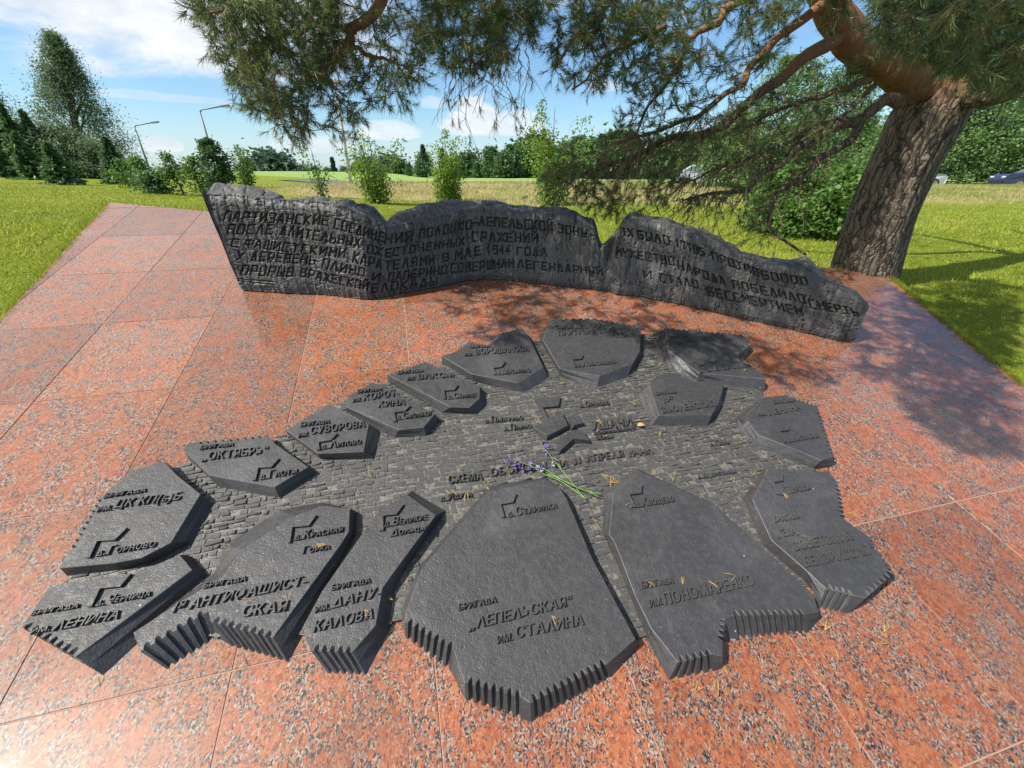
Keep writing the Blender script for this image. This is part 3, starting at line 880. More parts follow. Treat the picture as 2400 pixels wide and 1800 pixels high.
# each block: frame, top outline; a vertex is (x, y) or (x, y, bx, by) with its traced foot; ('t', n) = toothed edge to the next vertex
BLOCKS = [
    dict(fr='a', top=[(1065, 85), (1140, 170), (1300, 298, 1402, 382), (1110, 612, 1295, 600), (918, 712, 1010, 745), (740, 745, 800, 800), (385, 780, 445, 840), (440, 670), ('t', 9), (640, 320), ('t', 5), (835, 150)],
         flag=[(565, 718), (645, 548), (835, 524), (752, 606), (640, 612), (592, 718)],
         txt=[('БРИГАДА', 675, 330, 945, 290, 28, 20), ('им.', 630, 420, 725, 405, 34, 15), ('ЦК КП(б)Б', 745, 395, 1165, 340, 55, 35), ('д.Горново', 630, 708, 1005, 645, 60, 30)]),
    dict(fr='a', top=[(325, 885), (140, 1155, 165, 1180), ('t', 8), (490, 1355, 670, 1475), (1245, 790, 1370, 828), (1165, 690, 1240, 700), (960, 775), (870, 815), (640, 845), (450, 868)],
         flag=[(575, 1035), (650, 850), (860, 820), (790, 905), (660, 918), (605, 1035)],
         txt=[('БРИГАДА', 205, 1090, 510, 1040, 32, 25), ('им.', 200, 1212, 330, 1188, 38, 20), ('ЛЕНИНА', 345, 1190, 765, 1110, 65, 45), ('д.Черница', 625, 1030, 975, 965, 60, 35)]),
    dict(fr='a', top=[(862, 1195, 875, 1210), (910, 1320, 1085, 1435), ('t', 6), (1350, 1060, 1405, 1228), (1365, 1125, 1500, 1285), ('t', 8), (1770, 1230, 1868, 1388), (2205, 630, 2290, 640), (2262, 540, 2315, 560), (2268, 395, 2320, 415), (2095, 372, 2085, 348), (1900, 440, 1800, 395), (1560, 660, 1425, 620), (1440, 830, 1372, 812), (1140, 1015, 1128, 1000)],
         flag=[(1868, 620), (1883, 465), (2057, 440), (2005, 512), (1900, 522), (1885, 620)],
         txt=[('БРИГАДА', 1320, 915, 1595, 865, 35, 15), ('1я АНТИФАШИСТ-', 1120, 1072, 1985, 890, 72, 38), ('СКАЯ', 1565, 1100, 1855, 1060, 75, 25), ('д.Красная', 1910, 604, 2220, 548, 57, 16), ('Горка', 1962, 690, 2138, 660, 48, 12)]),
    dict(fr='e', top=[(705, 165, 740, 132), (890, 297, 968, 262), (600, 690, 690, 680), (545, 770, 640, 790), (500, 1010, 590, 1045), (350, 1185, 440, 1335), ('t', 5), (75, 1175, 190, 1325), (20, 1030, 40, 1060), (150, 790), (525, 255)],
         flag=[(528, 403), (525, 250), (685, 232), (635, 300), (550, 310), (552, 403)],
         txt=[('БРИГАДА', 215, 790, 465, 740, 38, 5), ('им.', 105, 935, 200, 910, 42, 5), ('ДАНУ-', 215, 905, 535, 825, 70, 20), ('КАЛОВА', 95, 1060, 480, 970, 75, 20), ('д.Великие', 555, 380, 835, 330, 58, 10), ('Дольцы', 595, 440, 820, 400, 50, 10)]),
    dict(fr='e', top=[(1240, 140, 1235, 100), (1600, 62, 1605, 50), (1690, 118), (1735, 185, 1760, 190), (1900, 570), (2185, 1100, 2212, 1150), (2000, 1260, 2030, 1345), ('t', 11), (1500, 1515, 1510, 1640), (1450, 1478, 1455, 1622), ('t', 7), (1075, 1383, 1082, 1495), (1005, 1170, 985, 1310), ('t', 7), (690, 985, 690, 1090), (690, 930, 655, 925), (800, 640, 775, 625)],
         flag=[(1315, 318), (1275, 180), (1410, 165), (1390, 222), (1310, 235), (1333, 318)],
         txt=[('БРИГАДА', 1035, 920, 1280, 865, 42, 0), ('„ЛЕПЕЛЬСКАЯ“', 1105, 1045, 1770, 885, 75, 5), ('им.', 1285, 1135, 1385, 1110, 52, 0), ('СТАЛИНА', 1405, 1100, 1845, 1010, 78, 0), ('д.Старинка', 1355, 315, 1675, 255, 55, -5)]),
    dict(fr='f', top=[(260, 262, 172, 268), (410, 150, 400, 130), (880, 352), (1060, 510), (1215, 650), (1540, 950), (1575, 1060, 1580, 1115), (1490, 1078, 1500, 1200), ('t', 11), (1010, 1085, 1040, 1238), (970, 1105, 1000, 1240), ('t', 4), (950, 1262, 985, 1275), (950, 1350, 950, 1430), (890, 1335, 905, 1445), ('t', 5), (660, 1390, 600, 1505), (485, 1165, 432, 1190), (385, 960, 345, 970), (250, 610, 190, 600), (215, 560, 158, 560), (240, 285, 165, 290)],
         flag=[(360, 390), (290, 255), (425, 243), (420, 300), (345, 310), (385, 390)],
         txt=[('БРИГАДА', 425, 915, 630, 880, 42, -10), ('им.', 475, 1040, 560, 1015, 52, -10), ('ПОНОМАРЕНКО', 575, 1020, 1155, 890, 75, -20), ('д.Хвощево', 385, 390, 635, 350, 55, -15)]),
    dict(fr='f', top=[(1240, 130), (1640, 152), (1700, 230), ('t', 8), (1740, 465), (1925, 590), ('t', 3), (1950, 665), (1985, 690), ('t', 4), (2062, 810, 2070, 860), ('t', 7), (1880, 970, 1760, 1075), (1800, 955, 1720, 1068), ('t', 4), (1620, 910, 1565, 1040), (1500, 800, 1540, 932), (1270, 600, 1200, 640), (1145, 335, 1072, 325), (1220, 190, 1180, 170)],
         flag=[(1300, 305), (1210, 185), (1335, 172), (1335, 222), (1275, 230), (1320, 308)],
         txt=[('БРИГАДА', 1285, 485, 1460, 455, 35, -15), ('„ЗА', 1300, 582, 1440, 565, 50, -25), ('СОВЕТСКУЮ', 1410, 670, 1800, 595, 60, -25), ('БЕЛОРУССИЮ“', 1485, 775, 1940, 685, 65, -25), ('д.Туросы', 1322, 312, 1520, 270, 48, -20)]),
    dict(fr='g', top=[(620, 357), (860, 335), ('t', 7), (1170, 440), (1200, 510), ('t', 12), (1352, 970, 1330, 1080), (1220, 1012, 1102, 1115), (880, 872, 830, 1020), (560, 748, 538, 915), (450, 605, 345, 700), (395, 585, 292, 592)],
         flag=[(830, 835), (700, 665), (870, 655), (875, 712), (780, 724), (852, 832)],
         txt=[('БРИГАДА', 725, 435, 950, 405, 35, -15), ('им.', 560, 560, 640, 550, 36, -15), ('ЛЕНИНА', 680, 550, 1010, 490, 50, -30), ('д.Ватлавки', 878, 832, 1195, 775, 62, -30)]),
    dict(fr='c', top=[(445, 668, 330, 790), (500, 600), (622, 560), (700, 585), (830, 640), (1105, 640), (1052, 820, 1098, 862), (990, 930, 935, 1052), (535, 935, 450, 1045)],
         flag=None,
         txt=[('БРИГАДА', 510, 765, 685, 745, 25, -10), ('10я', 575, 835, 650, 808, 42, -15), ('СМОЛЕНСКАЯ', 555, 920, 1020, 860, 50, -20)]),
    dict(fr='c', top=[(595, 180, 475, 232), ('t', 13), (1245, 233), (1330, 315, 1260, 470), ('t', 5), (1200, 415), (1262, 472), (1385, 545), (1457, 620, 1442, 735), (1130, 590, 1110, 705), (885, 572, 862, 655), (745, 468, 715, 600), (650, 398, 628, 580), (605, 362, 540, 425)],
         flag=[(890, 575), (800, 485), (920, 470), (925, 500), (870, 517), (908, 570)],
         txt=[('БРИГАДА', 630, 275, 780, 258, 18, -8), ('им.', 678, 325, 728, 320, 18, -5), ('ЧАПАЕВА', 760, 307, 1030, 283, 30, -15), ('д.Боровка', 950, 562, 1330, 518, 36, -20)]),
    dict(fr='d', top=[(1450, 95), ('t', 6), (1830, 95), ('t', 8), (2222, 168), (2212, 375, 2235, 420), (2149, 490, 2090, 632), (1862, 592, 1838, 718), (1520, 530, 1525, 615), (1372, 282, 1345, 300), (1420, 165, 1345, 245)],
         flag=[(1650, 525), (1595, 425), (1720, 420), (1705, 457), (1630, 464), (1662, 522)],
         txt=[('СМОЛЕНСКИЙ', 1480, 195, 1885, 180, 35, -10), ('ПАРТИЗАНСКИЙ', 1510, 250, 2010, 218, 38, -12), ('ПОЛК', 2010, 267, 2165, 255, 38, -12), ('д.Лобковщина', 1675, 522, 2015, 488, 48, -15)]),
    dict(fr='d', top=[(500, 422, 500, 500), (600, 390), ('t', 6), (740, 292), ('t', 6), (905, 325), ('t', 5), (985, 232), (1195, 180), (1240, 230), (1378, 520, 1425, 640), (1160, 655, 1232, 757), (760, 577, 770, 655)],
         flag=[(950, 590), (912, 490), (1050, 478), (1015, 527), (945, 537), (968, 590)],
         txt=[('БРИГАДА', 745, 360, 920, 350, 22, -3), ('им.', 695, 430, 765, 422, 28, -3), ('ВОРОШИЛОВА', 795, 415, 1255, 385, 45, -5), ('д.Матырино', 985, 590, 1265, 565, 50, -8)]),
    dict(fr='d', top=[(25, 578, 40, 665), ('t', 10), (345, 465), (400, 490), (830, 685, 880, 740), (826, 790, 888, 870), (740, 865, 815, 932), (575, 862, 482, 920)],
         flag=[(515, 800), (498, 685), (645, 678), (610, 727), (520, 732), (533, 800)],
         txt=[('БРИГАДА', 120, 585, 340, 565, 28, 3), ('им.', 200, 640, 270, 632, 32, 3), ('ВЛКСМ', 295, 630, 600, 608, 45, 2), ('д.Селище', 555, 800, 800, 778, 50, 0)]),
    dict(fr='b', top=[(1310, 395), ('t', 8), (1490, 300), (1600, 345), (1958, 538, 2005, 600), (1875, 635, 1897, 717), (1690, 655, 1645, 727), (1300, 485, 1302, 530)],
         flag=[(1650, 602), (1638, 500), (1780, 485), (1735, 527), (1660, 537), (1672, 602)],
         txt=[('БРИГАДА', 1385, 390, 1565, 372, 25, 5), ('им.', 1350, 457, 1410, 447, 30, 5), ('КОРОТ-', 1430, 445, 1695, 405, 48, 5), ('КИНА', 1540, 495, 1735, 475, 45, 3), ('д.Смоляки', 1680, 587, 1925, 555, 50, 0)]),
    dict(fr='b', top=[(845, 650, 862, 690), ('t', 12), (1165, 457), (1470, 610, 1577, 690), (1430, 817, 1532, 882), (1090, 830, 1110, 880)],
         flag=[(1085, 812), (1080, 715), (1240, 690), (1190, 742), (1100, 757), (1107, 812)],
         txt=[('БРИГАДА', 960, 640, 1175, 612, 32, 8), ('им.', 945, 720, 1020, 705, 34, 8), ('СУВОРОВА', 1035, 695, 1440, 640, 55, 8), ('д.Липово', 1120, 805, 1410, 765, 55, 8)]),
    dict(fr='b', top=[(90, 800, 135, 880), (120, 762), (200, 742), ('t', 9), (715, 692), (780, 762), (1020, 930, 1102, 982), (770, 1080, 815, 1182), (285, 992, 375, 1102)],
         flag=[(610, 1038), (640, 885), (810, 875), (750, 942), (655, 947), (635, 1038)],
         txt=[('БРИГАДА', 220, 808, 465, 780, 28, 12), ('„ОКТЯБРЬ“', 235, 890, 720, 835, 60, 15), ('д.Глоты', 665, 1030, 935, 985, 60, 12)]),
]
PLATE_TXT = [('d', 'д.Паперино', 875, 1010, 1200, 980, 50, -5), ('d', 'д.Плино', 1040, 1075, 1270, 1055, 50, -5), ('d', 'д.Орехово', 1695, 875, 1945, 850, 45, -8), ('d', 'УШАЧИ.', 1790, 1075, 2170, 1025, 75, -15),
             ('d', 'КОМАНДОВАНИЕ', 1815, 1110, 2175, 1065, 28, -5), ('d', 'ЗОНЫ', 1835, 1155, 1975, 1140, 30, -5), ('d', 'СХЕМА', 555, 1535, 850, 1500, 70, 0), ('d', 'ОБОРОНЫ', 920, 1472, 1400, 1400, 66, -3),
             ('d', 'НА', 1480, 1395, 1585, 1375, 58, -8), ('d', '11', 1640, 1370, 1695, 1360, 58, -10), ('d', 'АПРЕЛЯ', 1750, 1350, 2070, 1300, 58, -12), ('c', '1944г.', 275, 1300, 482, 1270, 55, -15),
             ('e', 'д.Идута', 920, 215, 1125, 185, 50, 0), ('c', 'д.Пера', 975, 1208, 1145, 1190, 42, -15), ('c', 'д.Щерстыны', 868, 1490, 1195, 1440, 42, -18)]
PLATE_POLY = [(160, 1355), (300, 1200), (418, 1096), (650, 1032), (795, 952), (910, 898), (1030, 862), (1258, 803), (1512, 788), (1780, 920), (1905, 1110), (1890, 1375), (1500, 1495), (940, 1455), (735, 1490), (330, 1495)]


GLYPH = {}


def glyph(ch):
    """outline triangles and boundary edges of one capital, from the built-in font"""
    if ch not in GLYPH:
        c = bpy.data.curves.new('tmp', 'FONT')
        c.body = ch
        c.offset = .004
        c.resolution_u = 2
        c.fill_mode = 'FRONT'
        ob = bpy.data.objects.new('tmp', c)
        me = ob.to_mesh()
        co = np.array([v.co[:2] for v in me.vertices])
        polys = [tuple(p.vertices) for p in me.polygons]
        edges = set()
        for p in polys:
            for i in range(len(p)):
                edges.add((p[i - 1], p[i]))
        ob.to_mesh_clear()
        bpy.data.objects.remove(ob)
        bpy.data.curves.remove(c)
        GLYPH[ch] = (co, polys, [e for e in edges if (e[1], e[0]) not in edges])
    return GLYPH[ch]


def text_mesh(mb, s, P0, P1, Ptop, up, depth, sink=0.002):
    """raised lettering: the word is stretched between its traced baseline ends"""
    small = s[0] == 'д' or (s[0].isupper() and any(ch.islower() for ch in s[1:]) and '(' not in s)
    x, parts = 0.0, []
    for ch in s:
        if ch == ' ':
            x += .28
            continue
        k = .64 if (small and ch.islower()) else (.7 if (ch.islower() and s != 'им.') else 1.0)
        g = {'Д': 'Δ', 'Л': 'Λ', 'У': 'У'}.get(ch.upper(), ch.upper())
        co, polys, bnd = glyph(g)
        q = co.copy()
        q[:, 0] -= q[:, 0].min()
        dy = 0.0
        if ch in 'я' and not small: dy = .728 * .3
        if ch == '“': dy = 0.0
        q = q * k + np.array([x, dy])
        x = q[:, 0].max() + (.16 if k == 1 else .13)
        if ch == 'А' or g in 'ΔΛ': x -= .03
        parts.append((q, polys, bnd))
    x1 = max(q[:, 0].max() for q, _, _ in parts)
    ex, ey = (P1 - P0) / x1, (Ptop - P0) / .728
    for q, polys, bnd in parts:
        k = len(q)
        top = P0 + q[:, :1] * ex + q[:, 1:2] * ey + up * depth
        bot = P0 + q[:, :1] * ex + q[:, 1:2] * ey - up * sink
        mb.add(np.concatenate([top, bot]), polys + [(e[1], e[0], e[0] + k, e[1] + k) for e in bnd])


BLOCK_UV = []


def relief_map():
    rnd = random.Random(11)
    root = thing('relief_map', plane(1150, 1100), 'black cast iron relief map of raised lettered blocks lying on the red granite', 'relief map')
    # --- plate with its courses of little worn bricks
    HP = .010
    pp = [uvp(*q) for q in PLATE_POLY]
    mb = MB()
    k = len(pp)
    mb.add([UV(*q, HP) for q in pp] + [UV(*q, -.002) for q in pp], [tuple(range(k))[::-1]] + [(i, (i + 1) % k, k + (i + 1) % k, k + i) for i in range(k)], 0.6)
    us, vs = [q[0] for q in pp], [q[1] for q in pp]
    v = min(vs)
    row = 0
    while v < max(vs):
        dv = rnd.uniform(.019, .028)
        u = min(us) + rnd.uniform(-.05, 0)
        while u < max(us):
            du = rnd.choice((.024, .034, .045, .058)) * rnd.uniform(.85, 1.15)
            cu, cv_ = u + du / 2, v + dv / 2
            if in_poly(cu, cv_, pp) and rnd.random() < .93:
                gr, gf = rnd.choice((.001, .002, .004, .007)), rnd.choice((.001, .002, .003, .006))
                q = [(u + .0015, v + gf), (u + du - gr, v + gf + rnd.uniform(-.003, .003)), (u + du - gr, v + dv - .0015 + rnd.uniform(-.003, .002)), (u + .0015, v + dv - .001)]
                ja, jv = rnd.gauss(0, .045), rnd.uniform(-.003, .003)
                q = [(cu + (x - cu) * math.cos(ja) - (y - cv_) * math.sin(ja), cv_ + jv + (x - cu) * math.sin(ja) + (y - cv_) * math.cos(ja)) for x, y in q]
                # every brick is dished and tipped so that one corner stands up
                hh = [HP + max(.0005, x) for x in (rnd.uniform(.000, .008), rnd.uniform(.003, .018), rnd.uniform(-.001, .008), rnd.uniform(-.002, .004))]
                worn = float(np.clip(.62 + 2.6 * fbm(np.array([cu * 2.2 + 7]), np.array([cv_ * 2.2]), 51, 3)[0] + .25 * np.tanh(cu * 1.5), .12, 1.0))
                hh = [HP + .0006 + .68 * worn * (x - HP) for x in hh]
                if rnd.random() < .35: hh = [HP + .001 + .3 * (x - HP) for x in hh]
                V = [UV(*p, h) for p, h in zip(q, hh)] + [UV(*p, HP - .003) for p in q]
                mb.add(V, [(0, 1, 2, 3)], .10 * rnd.random())
                mb.add(V, [(4, 5, 1, 0), (5, 6, 2, 1), (6, 7, 3, 2), (7, 4, 0, 3)], .35 + .65 * rnd.random())
            u += du
        v += dv
        row += 1
    plate = mb.build('base_plate', PLATE, root)
    for fr, s, x0, y0, x1, y1, h, dx in PLATE_TXT:
        mb = MB()
        text_mesh(mb, s, plane(*fp(fr, x0, y0), HP), plane(*fp(fr, x1, y1), HP), plane(*fp(fr, x0 + dx, y0 - h), HP), PN, .012)
        mb.build('inscription', IRON_TEXT, plate)
    # --- blocks
    BLOCK_UV.clear()
    for bi, b in enumerate(BLOCKS):
        fr = b['fr']
        vs = [q for q in b['top'] if q[0] != 't']
        teeth = {}
        i = -1
        for q in b['top']:
            if q[0] == 't': teeth[i] = q[1]
            else: i += 1
        n = len(vs)
        low = b.get('low', {})
        hts = [HB * low.get(i, 1.0) for i in range(n)]
        tuv = []
        for q, h in zip(vs, hts):
            p = plane(*fp(fr, q[0], q[1]), h)
            tuv.append(np.array([p @ EU, p @ EV]))
        tuv = np.array(tuv)
        area = sum(tuv[i - 1][0] * tuv[i][1] - tuv[i][0] * tuv[i - 1][1] for i in range(n))
        sgn = 1 if area > 0 else -1
        BLOCK_UV.append([tuple(q) for q in tuv])
        buv = []
        for i, q in enumerate(vs):
            e1, e2 = tuv[i] - tuv[i - 1], tuv[(i + 1) % n] - tuv[i]
            n1 = np.array([e1[1], -e1[0]]) * sgn
            n2 = np.array([e2[1], -e2[0]]) * sgn
            n1 /= np.linalg.norm(n1)
            n2 /= np.linalg.norm(n2)
            nn = n1 + n2
            nn /= max(np.linalg.norm(nn), .5)
            if len(q) == 4:
                p = plane(*fp(fr, q[2], q[3]))
                buv.append(np.array([p @ EU, p @ EV]))
            else:
                buv.append(tuv[i] + nn * .012)
        # expand the toothed edges
        Tt, Bt, Ht = [], [], []
        for i in range(n):
            j = (i + 1) % n
            Tt.append(tuv[i]); Bt.append(buv[i]); Ht.append(hts[i])
            if i in teeth:
                k = teeth[i]
                e = tuv[j] - tuv[i]
                L = np.linalg.norm(e)
                inn = -np.array([e[1], -e[0]]) * sgn / L
                pit = 1.0 / (k + .35)
                dep = min(.017, L * pit * .85)
                for t in range(k):
                    f0 = (t + .32) * pit
                    for ff, dd, db in ((0, 0, 0), (.05, .5, .3), (.15, .9, .5), (.29, 1.0, .55), (.43, .9, .5), (.53, .5, .3), (.58, 0, 0)):
                        f = min(f0 + ff * pit + rnd.uniform(-.03, .03) * pit, .995)
                        dq = dep * dd * rnd.uniform(.85, 1.1)
                        Tt.append(tuv[i] + e * f + inn * dq)
                        Bt.append(buv[i] + (buv[j] - buv[i]) * f + inn * dq * db / max(dd, .01))
                        Ht.append(hts[i] + (hts[j] - hts[i]) * f)
        Tt, Bt, Ht = np.array(Tt), np.array(Bt), np.array(Ht)
        m = len(Tt)
        cen = Tt.mean(0)
        prev, nxt = np.roll(Tt, 1, 0), np.roll(Tt, -1, 0)
        tg = nxt - prev
        nr = np.stack([tg[:, 1], -tg[:, 0]], 1) * sgn
        nr /= np.linalg.norm(nr, axis=1)[:, None] + 1e-9
        l0 = [UV(*(Tt[i] - nr[i] * .0016), Ht[i]) for i in range(m)]
        l1 = [UV(*Tt[i], Ht[i] - .0022) for i in range(m)]
        md = .55
        jit = [rnd.uniform(-.0012, .0012) for _ in range(m)]
        l2 = [UV(*(Tt[i] * md + Bt[i] * (1 - md) + nr[i] * jit[i]), Ht[i] * md) for i in range(m)]
        l3 = [UV(*Bt[i], -.001) for i in range(m)]
        V = l0 + l1 + l2 + l3
        ring = range(m) if sgn > 0 else range(m - 1, -1, -1)
        F = [tuple(ring)]
        for L_ in range(3):
            for i in range(m):
                j = (i + 1) % m
                q = (L_ * m + i, (L_ + 1) * m + i, (L_ + 1) * m + j, L_ * m + j)
                F.append(q if sgn > 0 else q[::-1])
        blk = mesh('map_block', V, F, IRON, root, False, [.5] + [1.0] * m + [.5] * (2 * m))
        pl = lambda x, y: plane(*fp(fr, x, y), HB)
        if low:                               # lettering of the tilted block follows its top
            cu = np.array([np.append(tuv[i], hts[i]) for i in range(n)])
            A_ = np.c_[cu[:, 0], cu[:, 1], np.ones(n)]
        for s, x0, y0, x1, y1, h, dx in b['txt']:
            mb = MB()
            text_mesh(mb, s, pl(x0, y0), pl(x1, y1), pl(x0 + dx, y0 - h), PN, .0085, sink=.02 if low else .002)
            mb.build('inscription', IRON_TEXT, blk)
        if b['flag']:
            raised(b['flag'], fr, HB, .0105, 'flag_marker', blk, sink=.02 if low else .002)
    # --- five-pointed star and the flag of the command
    mb = MB()
    for poly, h in (([(1300, 1035), (1395, 975), (1530, 900), (1592, 1022), (1412, 1112)], .030), ([(1605, 935), (1655, 915), (1725, 1000), (1650, 1018), (1625, 1050)], .026), ([(1512, 1130), (1640, 1058), (1720, 1068), (1775, 1150), (1640, 1135), (1525, 1235)], .028)):
        prism(mb, [plane(*fp('d', *q), HP + h) for q in poly], HP + h, .012)
    mb.build('star', IRON, root)
    raised([(1395, 1000), (1305, 815), (1520, 790), (1505, 872), (1368, 884), (1425, 995)], 'd', HP, .016, 'flag_marker', root)


def prism(mb, P, h, flare):
    P = [np.array([p @ EU, p @ EV]) for p in P]
    n = len(P)
    area = sum(P[i - 1][0] * P[i][1] - P[i][0] * P[i - 1][1] for i in range(n))
    if area < 0: P = P[::-1]
    c = np.mean(P, 0)
    B = [p + (p - c) / np.linalg.norm(p - c) * flare for p in P]
    I = [p - (p - c) / np.linalg.norm(p - c) * .0015 for p in P]
    V = [UV(*p, h) for p in I] + [UV(*p, h - .0015) for p in P] + [UV(*p, .002) for p in B]
    F = [tuple(range(n))] + [(L * n + i, (L + 1) * n + i, (L + 1) * n + (i + 1) % n, L * n + (i + 1) % n) for L in range(2) for i in range(n)]
    mb.add(V, F)


def raised(poly, fr, h0, d, name, parent, sink=.002):
    mb = MB()
    P = [plane(*fp(fr, *q), h0) for q in poly]
    P = [np.array([p @ EU, p @ EV]) for p in P]
    n = len(P)
    area = sum(P[i - 1][0] * P[i][1] - P[i][0] * P[i - 1][1] for i in range(n))
    if area < 0: P = P[::-1]
    V = [UV(*p, h0 + d) for p in P] + [UV(*p, h0 - sink) for p in P]
    mb.add(V, [tuple(range(n))] + [(i, n + i, n + (i + 1) % n, (i + 1) % n) for i in range(n)])
    mb.build(name, IRON, parent)

# ------------------------------------------------------------------ vegetation
RNG = np.random.default_rng(7)


def rand_rot(n, rng):
    q = rng.normal(size=(n, 4))
    q /= np.linalg.norm(q, axis=1)[:, None]
    a, b, c, d = q.T
    return np.stack([np.stack([1 - 2 * (c * c + d * d), 2 * (b * c - a * d), 2 * (b * d + a * c)], -1),
                     np.stack([2 * (b * c + a * d), 1 - 2 * (b * b + d * d), 2 * (c * d - a * b)], -1),
                     np.stack([2 * (b * d - a * c), 2 * (c * d + a * b), 1 - 2 * (b * b + c * c)], -1)], 1)


def frames(axis, rng):
    """rotation matrices whose third column is the given axis, random roll"""
    z = axis / (np.linalg.norm(axis, axis=1)[:, None] + 1e-12)
    r = rng.normal(size=z.shape)
    x = r - z * np.sum(r * z, 1)[:, None]
    x /= np.linalg.norm(x, axis=1)[:, None] + 1e-12
    return np.stack([x, np.cross(z, x), z], -1)


def leaf_quads(C, size, rng, aspect=.55, flat=.0, axis=None):
    n = len(C)
    size = np.broadcast_to(np.asarray(size, float), (n,)) * rng.uniform(.7, 1.3, n)
    base = np.array([[0, -.5, 0], [.5 * aspect, 0, .06], [0, .5, 0], [-.5 * aspect, 0, .06]])
    M = rand_rot(n, rng)
    if flat: # leaves tend to face the sky
        M2 = frames(np.c_[rng.normal(size=(n, 2)) * .5, np.ones(n)], rng)
        M = np.where((rng.random(n) < flat)[:, None, None], M2, M)
    if axis is not None:
        f = frames(axis, rng)
        M = np.stack([f[..., 0], f[..., 2], f[..., 1]], -1)
    V = np.einsum('nij,kj->nki', M, base) * size[:, None, None] + C[:, None]
    return V.reshape(-1, 3), np.arange(4 * n).reshape(n, 4)


BARK = simple('grey_brown_bark', (.115, .088, .062), .9, var=.35, nscale=30, bumpd=.01, bscale=40)
BIRCH_BARK = simple('pale_bark', (.33, .31, .27), .85, var=.4, nscale=14)
LEAF = {
    'sapling': leaf_mat('rowan_leaves', (.085, .17, .018), (.22, .33, .045), .42),
    'young': leaf_mat('young_leaves', (.055, .13, .022), (.16, .27, .06), .4),
    'willow': leaf_mat('willow_leaves', (.075, .15, .045), (.21, .31, .11), .4),
    'birch': leaf_mat('birch_leaves', (.065, .12, .045), (.19, .26, .13), .4),
    'spruce': leaf_mat('spruce_needles', (.045, .10, .040), (.12, .21, .085), .3),
    'spruce_light': leaf_mat('young_spruce_needles', (.052, .12, .040), (.14, .235, .08), .3),
    'wood': leaf_mat('woodland_leaves', (.040, .092, .032), (.11, .195, .062), .35),
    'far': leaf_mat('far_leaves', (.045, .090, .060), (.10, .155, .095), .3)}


def height_to(base, py):
    lo, hi = 0.05, 60.0
    for _ in range(40):
        m = (lo + hi) / 2
        q = base + UP * m - CAM
        if q[1] * cp - q[2] * sp > .05 and project(base + UP * m)[1] > py: lo = m
        else: hi = m
    return lo


def crown_points(H, t0, prof, nclump, per, sig, rng, width, lean=(0, 0)):
    ts = t0 + (1 - t0) * rng.random(nclump) ** 1.0
    C = []
    for t in ts:
        r = prof((t - t0) / (1 - t0)) * width
        a = rng.uniform(0, 2 * math.pi)
        q = r * math.sqrt(rng.uniform(.12, 1.0))
        C.append((q * math.cos(a) + lean[0] * t * H, q * math.sin(a) + lean[1] * t * H, t * H))
    C = np.array(C)
    k = np.repeat(np.arange(nclump), per)
    S = sig * (0.55 + 0.9 * rng.random(nclump))
    S = S * (.35 + .75 * np.clip(1 - (C[:, 2] / H - t0) / (1 - t0), 0, 1) ** .7)
    pts = C[k] + rng.normal(size=(len(k), 3)) * S[k][:, None] * np.array([1, 1, .75])
    tint = np.clip(rng.uniform(.1, .75, nclump)[k] + rng.normal(0, .16, len(k)), 0, 1)
    return C, pts, tint


def broad_tree(name, base, H, label, cat, group, mat, leaf, nclump=60, per=40, sig=.22, width=1.0, t0=.2, prof=None, trunk_r=.05, bark=None, lean=(0, 0), seed=1, stems=1, aspect=.6, limbs=True, shoots=None):
    rng = np.random.default_rng(seed)
    prof = prof or (lambda t: math.sin(math.pi * min(1, .12 + .83 * t ** .8)) ** .7)
    root = thing(name, base, label, cat, group)
    C, pts, tint = crown_points(H, t0, prof, nclump, per, sig, rng, width, lean)
    if shoots:
        pts, tint, sticks = shoot_crown(H, *shoots[:2], rng, *shoots[2:])
        C = pts[::max(1, len(pts) // 40)]
    V, F = leaf_quads(pts + base, leaf, rng, aspect, .35)
    mesh('crown', V, F, mat, root, False, tint)
    mb = MB()
    for s in range(stems):
        off = np.array([rng.uniform(-.15, .15) * (s > 0), rng.uniform(-.1, .1) * (s > 0), 0]) * (1 + H * .1)
        sl = np.array([lean[0] + rng.uniform(-.06, .06) * (s > 0), lean[1], 0])
        tt = np.linspace(0, .93, 9)
        P = [base + off * (1 + t) + UP * (H * t - .1 * (t == 0)) + sl * H * t + np.array([math.sin(5 * t + seed), math.cos(4 * t + seed), 0]) * .02 * H * t * (1 - t) * 2 for t in tt]
        mb.tube(P, trunk_r * (1 - .9 * tt) * (1 if s == 0 else .7), 7)
    if shoots:
        for q in sticks:
            mb.tube(base + q, np.linspace(.020, .004, len(q)), 5)
    elif limbs:
        for c in C[:: max(1, len(C) // 40)]:
            t1 = max(.08, c[2] / H - .18)
            a = base + UP * H * t1 + np.array([lean[0], lean[1], 0]) * H * t1
            e = base + c
            mid = (a + e) / 2 + UP * -.04 * np.linalg.norm(e - a)
            mb.tube([a, mid, e], [trunk_r * .32, trunk_r * .2, trunk_r * .08], 4)
    mb.build('trunk', bark or BARK, root)
    return root


